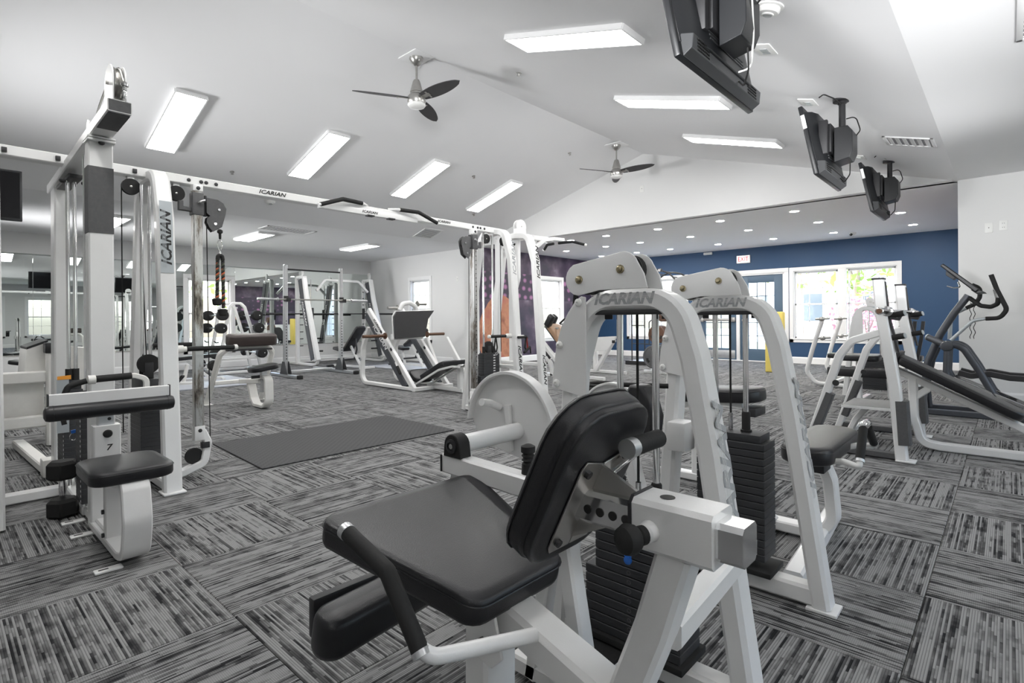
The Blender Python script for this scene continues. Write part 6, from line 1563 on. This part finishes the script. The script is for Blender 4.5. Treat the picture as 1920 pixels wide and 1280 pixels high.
# carriage: foot plate
fp = [(4.93, 1.12), (4.99, 1.20), (5.74, 1.22), (5.60, 1.08), (5.50, .79), (4.92, .775)]
b = MB(); b.slab([V3((-7.0 - (z - .78) * .12, yv, z)) for yv, z in fp], (-.03, 0, -.0)); fpo = b.build('foot_plate', blackm, LG, bev=.006)
b = MB(); b.slab([V3((-7.035 - (z - .78) * .12, 5.28 + (yv - 5.28) * 1.035, 1.0 + (z - 1.0) * 1.04)) for yv, z in fp], (-.02, 0, 0)); b.build('plate_frame', white, LG, bev=.004)
b = MB(); b.bar([(-7.12, 4.95, .80), (-7.12, 5.52, .80)], .09, .09, (1, 0, 0)); b.build('carriage', white, LG)
for (ya, yb, z, xx) in ((4.41, 4.80, .822, -7.1), (5.62, 5.98, .826, -7.1), (4.99, 5.18, 1.26, -7.3), (5.58, 5.76, 1.335, -7.3)):
    b = MB(); b.cyl((xx, ya, z), (xx, yb, z), .024, 16); sl_ = b.build('weight_sleeve', brownroll if z < 1 else steel, LG)
    yc_ = yb if ya < 5.2 else ya
    b = MB(); b.lathe((xx, yc_, z), (0, 1, 0), [(.05, -.008), (.05, .008)], 18); b.build('sleeve_collar', brownroll if z < 1 else steel, sl_)
b = MB(); b.tube([(-7.25, 5.18, 1.22), (-7.25, 5.24, 1.33), (-7.25, 5.38, 1.35), (-7.25, 5.50, 1.29), (-7.25, 5.52, 1.22)], .038, .08, 14); b.build('handle_loop', white, LG)
# seat and back
plane_bar(LG, 'seat_frame', [(-6.72, .07), (-6.15, .33), (-5.86, .395), (-5.70, .40)], 5.08, .03, .03, white, .2)
plane_bar(LG, 'seat_frame', [(-6.72, .07), (-6.15, .33), (-5.86, .395), (-5.70, .40)], 5.42, .03, .03, white, .2)
pad('seat', (-6.80, 5.25, .19), (.26, .36, .075), vinyl, LG, rot_axis('Y', 35), .05)
pad('back_pad', (-6.35, 5.25, .305), (.62, .36, .07), vinyl, LG, rot_axis('Y', -25), .05)
pad('head_pad', (-5.88, 5.25, .445), (.42, .36, .06), vinyl, LG, rot_axis('Y', -6), .04)
plane_bar(LG, 'base_rail', [(-6.6, .05), (-5.80, .04)], 5.25, .06, .07, white, 0)
plane_bar(LG, 'back_post', [(-5.87, .38), (-5.87, .02)], 5.25, .07, .08, white, 0)
plane_bar(LG, 'rear_brace', [(-7.25, .75), (-6.85, .05)], 5.72, .09, .06, white, 0); plane_bar(LG, 'rear_brace', [(-6.95, .75), (-6.5, .2)], 5.9, .10, .05, white, 0)
b = MB(); b.cyl((-6.86, 4.85, .36), (-6.78, 4.85, .25), .022, 12); lv = b.build('lock_lever', rubber, LG)
b = MB(); b.tube([(-6.9, 4.85, .42), (-6.86, 4.85, .36)], .014, seg=8); b.build('lever_joint', white, lv)

# ------------------------------------------------------------------ squat rack with barbell
SR = thing('squat_rack', 'silver two-post squat rack with drilled uprights and black pull-up bar', 'squat rack', (-10.1, 5.2, 0))
for y, xb in ((4.6, -10.65), (5.75, -11.2)):
    b = MB(); b.bar([(-10.09, y, .06), (-10.07, y, 2.11)], .075, .075, (0, 1, 0), ch=.012); u_ = b.build('upright', zinc, SR)
    b = MB(); b.lathe((-10.07, y, 2.11), (0, 0, 1), [(.042, -.01), (.042, .01), (.03, .025)], 12); b.build('post_cap', zinc, u_)
    for k in range(28):
        b = MB(); b.lathe((-10.0505 + .012 * (1 - k / 28.), y, .35 + k * .055), (1, 0, 0), [(.011, -.012), (.011, .002)], 6); b.build('hole', black_ink, u_, smooth=False)
    b = MB(); b.bar([(xb, y, .035), (-9.52, y, .035)], .06, .08, (0, 1, 0)); f_ = b.build('foot', zinc, SR)
    b = MB(); b.bx((-9.55, y - .045, 0), (-9.47, y + .045, .07), .01); b.build('foot_cap', rubber, f_)
    for s in (-1, 1):
        b = MB(); b.slab([V3((-10.24, y + s * .04, .06)), V3((-9.92, y + s * .04, .06)), V3((-10.04, y + s * .04, .30)), V3((-10.13, y + s * .04, .30))], (0, s * .006, 0)); b.build('gusset_plate', plast_g, SR)
    b = MB(); b.bx((-10.05, y - .04, 1.43), (-9.93, y + .04, 1.455), .004); b.bx((-9.94, y - .04, 1.43), (-9.92, y + .04, 1.50), .004); b.bx((-10.06, y - .045, 1.44), (-10.03, y + .045, 1.54), .004); b.build('bar_hook', blackm, SR)
b = MB(); b.bar([(-10.05, 4.6, 2.045), (-10.05, 5.75, 2.045)], .028, .028, (1, 0, 0)); b.build('pull_up_bar', blackm, SR)
b = MB(); b.bar([(-10.45, 4.6, .06), (-10.45, 5.75, .06)], .06, .06, (1, 0, 0)); b.build('cross_rail', zinc, SR)
t = thing('barbell', 'long bare silver barbell racked on the squat rack', 'barbell', (-9.965, 5.16, 1.475))
b = MB(); b.cyl((-9.965, 4.40, 1.471), (-9.965, 5.95, 1.476), .0145, 12); b.build('bar_shaft', steel, t)
for y0, s in ((4.03, 1), (6.30, -1)):
    b = MB(); b.lathe((-9.965, y0, 1.47), (0, s, 0), [(.018, 0), (.025, .004), (.025, .36), (.036, .365), (.036, .385), (.015, .39)], 16); b.build('sleeve', zinc, t)

# ------------------------------------------------------------------ smith machine
SM = thing('smith_machine', 'white smith machine with charcoal side shrouds by the mirror wall', 'gym machine', (-12.3, 7.0, 0))
for y, s in ((6.12, -1), (7.95, 1)):
    plane_bar(SM, 'side_column', [(-12.44, 2.12), (-12.30, 1.6), (-11.78, .14)], y, .14, .12, white, .1, fn=5)
    sh = plane_bar(SM, 'side_shroud', [(-12.48, 2.06), (-12.36, 1.55), (-11.88, .16)], y - .066, .16, .02, greyp, .1)
    b = MB(); b.bar([(-11.77, y, .17), (-11.80, y, .06), (-12.0, y, .035), (-13.2, y, .035)], .06, .07, (0, 1, 0), fil=.07); b.build('base_rail', white, SM)
    b = MB(); b.bar([(-12.75, y, .03), (-12.75, y, 2.12)], .09, .09, (0, 1, 0)); b.build('rear_column', white, SM)
    b = MB(); b.bar([(-12.75, y, 2.12), (-12.42, y, 2.12)], .07, .08, (0, 1, 0)); b.build('top_plate', white, SM)
    b = MB(); b.cyl((-12.42, y + s * -.18, .12), (-12.42, y + s * -.18, 2.08), .013, 10); b.build('guide_rod', chrome, SM)
    for k in range(9):
        b = MB(); b.bx((-12.70, y - s * .05 - .02, .45 + k * .17), (-12.66, y - s * .05 + .05, .47 + k * .17), .002); b.build('lock_peg', blackm, SM)
    b = MB(); b.lathe((-12.46, y - .02, 2.26), (0, 1, 0), [(.055, 0), (.055, .03)], 20); b.bx((-12.50, y - .02, 2.12), (-12.42, y + .01, 2.26)); b.build('pulley_shroud', white, SM)
    for z in (.35, .55): b = MB(); b.cyl((-12.0, y - .25 * s, z), (-12.0, y, z), .02, 10); b.build('plate_peg', blackm, SM)
    text('lettering', 'ICARIAN', (-12.25, y - .0775, 1.25), V3((.35, 0, -1)), V3((1, 0, .35)), .07, white_ink, sh, sx=1.6, bold=.02)
    b = MB(); b.bx((-12.46, y - s * .21 - .02, 1.10), (-12.38, y - s * .21 + .02, 1.38), .004); b.build('bar_carriage', blackm, SM)
plane = [(-12.38, 6.42, 1.80), (-12.40, 6.66, 2.07), (-12.40, 7.57, 2.07), (-12.38, 7.84, 1.80)]
b = MB(); b.bar(plane, .06, .06, (1, 0, 0), fil=.12); b.build('top_arch', white, SM)
b = MB(); b.cyl((-12.40, 5.4, 1.235), (-12.40, 8.5, 1.24), .014, 12); b.build('smith_bar', blackm, SM)
for y0, s in ((5.2, 1), (8.62, -1)): b = MB(); b.cyl((-12.40, y0, 1.235), (-12.40, y0 + s * .38, 1.236), .025, 14); b.build('bar_sleeve', blackm, SM)
b = MB(); b.bar([(-12.75, 6.12, .12), (-12.75, 7.95, .12)], .05, .06, (1, 0, 0)); b.build('cross_rail', white, SM)

# ------------------------------------------------------------------ adjustable benches
def incline(x, y, rz, label, up=48, grp='adjustable benches'):
    t = thing('adjustable_bench', label, 'bench', (x, y, 0), grp)
    R = Matrix.Translation((x, y, 0)) @ Matrix.Rotation(rz, 4, 'Z')
    objs = []
    def keep(o): objs.append(o); return o
    keep(pad('back_pad', (.18, 0, .66 if up > 20 else .44), (.72, .27, .06), vinyl, t, rot_axis('Y', -up), .04))
    keep(pad('seat_pad', (-.30, 0, .42), (.30, .27, .06), vinyl, t, rot_axis('Y', 10), .04))
    b = MB(); b.bar([(-.55, 0, .04), (.62, 0, .04)], .05, .06, (0, 1, 0)); keep(b.build('base_rail', white, t))
    b = MB(); b.bar([(-.30, 0, .38), (-.20, 0, .04)], .05, .05, (0, 1, 0)); keep(b.build('front_post', white, t))
    b = MB(); b.bar([(.05, 0, .50 if up > 20 else .38), (.40, 0, .05)], .05, .05, (0, 1, 0)); keep(b.build('support_strut', white, t))
    b = MB(); b.tube([(.22, 0, .66 if up > 20 else .4), (.26, 0, .42), (.18, 0, .22)], .02, .05, 8); keep(b.build('adjuster_arc', blackm, t))
    for xx in (-.53, .6): b = MB(); b.bar([(xx, -.2, .03), (xx, .2, .03)], .05, .05, (1, 0, 0)); keep(b.build('foot', white if xx > 0 else blackm, t))
    if up > 20: b = MB(); b.cyl((.1, -.28, .2), (.1, .28, .2), .02, 10); keep(b.build('roller_bar', blackm, t))
    done = set()
    for o in objs:
        if o.data.name not in done:
            o.data.transform(R); done.add(o.data.name)
        for c in o.children:
            if c.data.name not in done: c.data.transform(R); done.add(c.data.name)
    return t
def fix_parent(t):
    for o in t.children: o.matrix_parent_inverse = Matrix.Translation(-t.location)
for args in ((-10.95, 6.45, math.radians(8), 'black incline bench raised steeply between squat rack and leg press', 48),
             (-10.15, 7.55, math.radians(4), 'black bench partly hidden behind the leg press rails', 32),
             (-10.65, 3.05, math.radians(78), 'low flat black bench beyond the preacher bench, near the left window', 4),
             (-11.6, 1.3, math.radians(60), 'low flat black bench by the mirror, behind the lat machine', 5)):
    fix_parent(incline(*args))
t = thing('aerobic_step', 'pale grey platform board lying on the carpet near the preacher bench', 'platform', (-10.4, 3.4, 0))
b = MB(); b.bx((-11.2, 2.5, .003), (-9.35, 3.95, .025), .004); b.build('board', platform_m, t)
t = thing('aerobic_step', 'pale grey platform board on the carpet between rack and leg press', 'platform', (-9.6, 7.3, 0))
b = MB(); b.bx((-10.9, 6.85, .003), (-9.35, 8.1, .02), .004); b.build('board', platform_m, t)
t = thing('sit_up_bench', 'low white and black ab bench with roller, left of the preacher bench', 'bench', (-10.1, 2.75, 0))
b = MB(); b.bar([(-10.3, 2.55, .12), (-9.9, 2.72, .06), (-9.75, 2.78, .20)], .03, .05, (0, 1, 0)); b.build('footrest', rubber, t)
b = MB(); b.bar([(-10.3, 2.5, .04), (-9.9, 3.1, .04)], .05, .06, (0, 0, 1)); b.build('base_rail', white_old, t)
b = MB(); b.cyl((-10.15, 2.9, .06), (-10.12, 2.95, .35), .03, 10); b.build('post', white_old, t)

# ------------------------------------------------------------------ fixed barbell rack by the left window
FR = thing('barbell_rack', 'white A-frame rack holding fixed barbells in front of the left window', 'barbell rack', (-12.0, 4.35, 0))
for x in (-11.8, -12.35):
    b = MB(); b.bar([(x, 3.98, .01), (x, 4.13, .83), (x, 4.21, 1.36), (x, 4.28, 1.44), (x, 4.44, 1.44), (x, 4.52, 1.36), (x, 4.68, .81), (x, 4.86, .01)], .055, .055, (1, 0, 0), fil=.05); fr_ = b.build('end_frame', white, FR)
    b = MB(); b.bar([(x + .0, 4.02, .30), (x, 4.82, .30)], .04, .04, (1, 0, 0)); b.build('end_brace', white, fr_)
for y in (3.98, 4.86): b = MB(); b.bar([(-12.6, y, .03), (-11.55, y, .03)], .05, .06, (0, 1, 0)); b.build('floor_rail', white, FR)
for x in (-11.6, -12.55): b = MB(); b.bar([(x, 3.9, .03), (x, 4.95, .03)], .05, .06, (1, 0, 0)); b.build('floor_rail', white, FR)
pegs = [(4.03, 1.19), (4.0, .93), (3.95, .67), (3.90, .42), (3.86, .19), (4.70, 1.19), (4.74, .93), (4.80, .40), (4.78, .66)]
for x in (-11.8, -12.35):
    for y, z in pegs:
        s = -1 if y < 4.35 else 1
        b = MB(); b.tube([(x, 4.35 + s * (.24 + (1.4 - z) * .14), z - .03), (x, y - s * .01, z - .035), (x, y + s * .03, z + .0)], .012, .015, 8); b.build('bar_cradle', blackm, FR)
names = ['top left', 'second left', 'third left', 'fourth left', 'bottom left', 'top right', 'second right', 'bottom right']
for k, ((y, z), nm_) in enumerate(zip([q for q in pegs if q != (4.78, .66) and q != (3.95, .67)], [n for n in names if n != 'third left'])):
    t = thing('fixed_barbell', 'short fixed barbell with round black heads, %s cradle of the white rack' % nm_, 'barbell', (-12.05, y, z), 'fixed barbells on the rack')
    b = MB(); b.cyl((-12.5, y, z), (-11.6, y, z), .015, 10); b.build('bar_shaft', steel, t)
    for x0, s in ((-11.72, 1), (-12.38, -1)):
        b = MB(); b.lathe((x0, y, z), (s, 0, 0), [(.03, 0), (.098, .012), (.105, .03), (.105, .13), (.09, .145), (.02, .148)], 22); hd_ = b.build('head', rubber, t)
        if s > 0:
            b = MB(); b.lathe((x0 + .148, y + .035, z), (1, 0, 0), [(.011, 0), (.011, .004)], 8); b.build('end_bolt', white_ink, hd_)

# ------------------------------------------------------------------ boxy white machine at the left edge
BX = thing('white_cabinet_machine', 'bulky white boxed exercise machine behind the lat machine at the left edge', 'gym machine', (-6.2, .55, 0))
q1, q2, q3, q4 = onX(50, 655, -6.2), onX(90, 641, -6.2), onX(92, 792, -6.2), onX(45, 706, -6.2)
b = MB(); b.slab([q4, q1, q2, V3((-6.2, q2.y, q4.z))], (-.5, 0, 0)); b.build('side_panel', white_old, BX, bev=.006)
w1, w2 = onX(12, 700, -6.1), onX(95, 700, -6.1)
b = MB(); b.bar([(-6.15, w1.y - .3, .60), (-6.15, w2.y, .60)], .10, .08, (1, 0, 0)); b.build('upper_rail', white_old, BX)
b = MB(); b.bar([(-6.15, w1.y - .3, .22), (-6.15, w2.y, .22)], .10, .08, (1, 0, 0)); b.build('lower_rail', white_old, BX)
b = MB(); b.bx((-6.3, w1.y - .3, .24), (-6.22, w2.y - .03, .60), .004); b.build('front_panel', white_old, BX)
b = MB(); b.bar([(-6.13, w2.y + .02, .01), (-6.13, w2.y + .02, .86)], .10, .10, (0, 1, 0)); b.build('post', white_old, BX)
b = MB(); b.bx((-6.19, w2.y - .04, .80), (-6.07, w2.y + .08, .89), .01); b.build('post_cap', vinyl, BX)
b = MB(); b.slab([q1 + V3((.0, 0, 0)), q1 + V3((0, 0, .02)), q2 + V3((0, 0, .02)), q2], (-.5, 0, 0)); b.build('top_pad', vinyl, BX)
b = MB(); b.slab([V3((-6.25, .93, .40)), V3((-6.25, 1.08, .40)), V3((-6.25, 1.22, .80)), V3((-6.25, .93, .84))], (-.4, 0, 0)); b.build('side_panel', vinyl_tan if False else white_old, BX, bev=.006)
b = MB(); b.bar([(-5.0, .57, .04), (-6.2, .52, .04)], .06, .08, (0, 1, 0)); b.build('floor_rail', white_old, BX)
b = MB(); b.bx((-4.99, .53, .0), (-4.86, .63, .12), .008); f_ = b.build('rail_end', white_old, BX)
b = MB(); b.lathe((-4.86, .58, .075), (1, 0, 0), [(.022, 0), (.022, .008), (.01, .012)], 14); b.build('round_plug', rubber, f_)
# ------------------------------------------------------------------ origins of single-mesh things at their base
for o in list(COL.objects):
    if o.type == 'MESH' and o.parent is None and o.get('kind') != 'structure' and not o.children and o.data.users == 1 and o.location.length < 1e-6:
        vs = [v.co for v in o.data.vertices]
        if not vs: continue
        c = V3(((min(v.x for v in vs) + max(v.x for v in vs)) / 2, (min(v.y for v in vs) + max(v.y for v in vs)) / 2, min(v.z for v in vs)))
        o.data.transform(Matrix.Translation(-c)); o.location = c
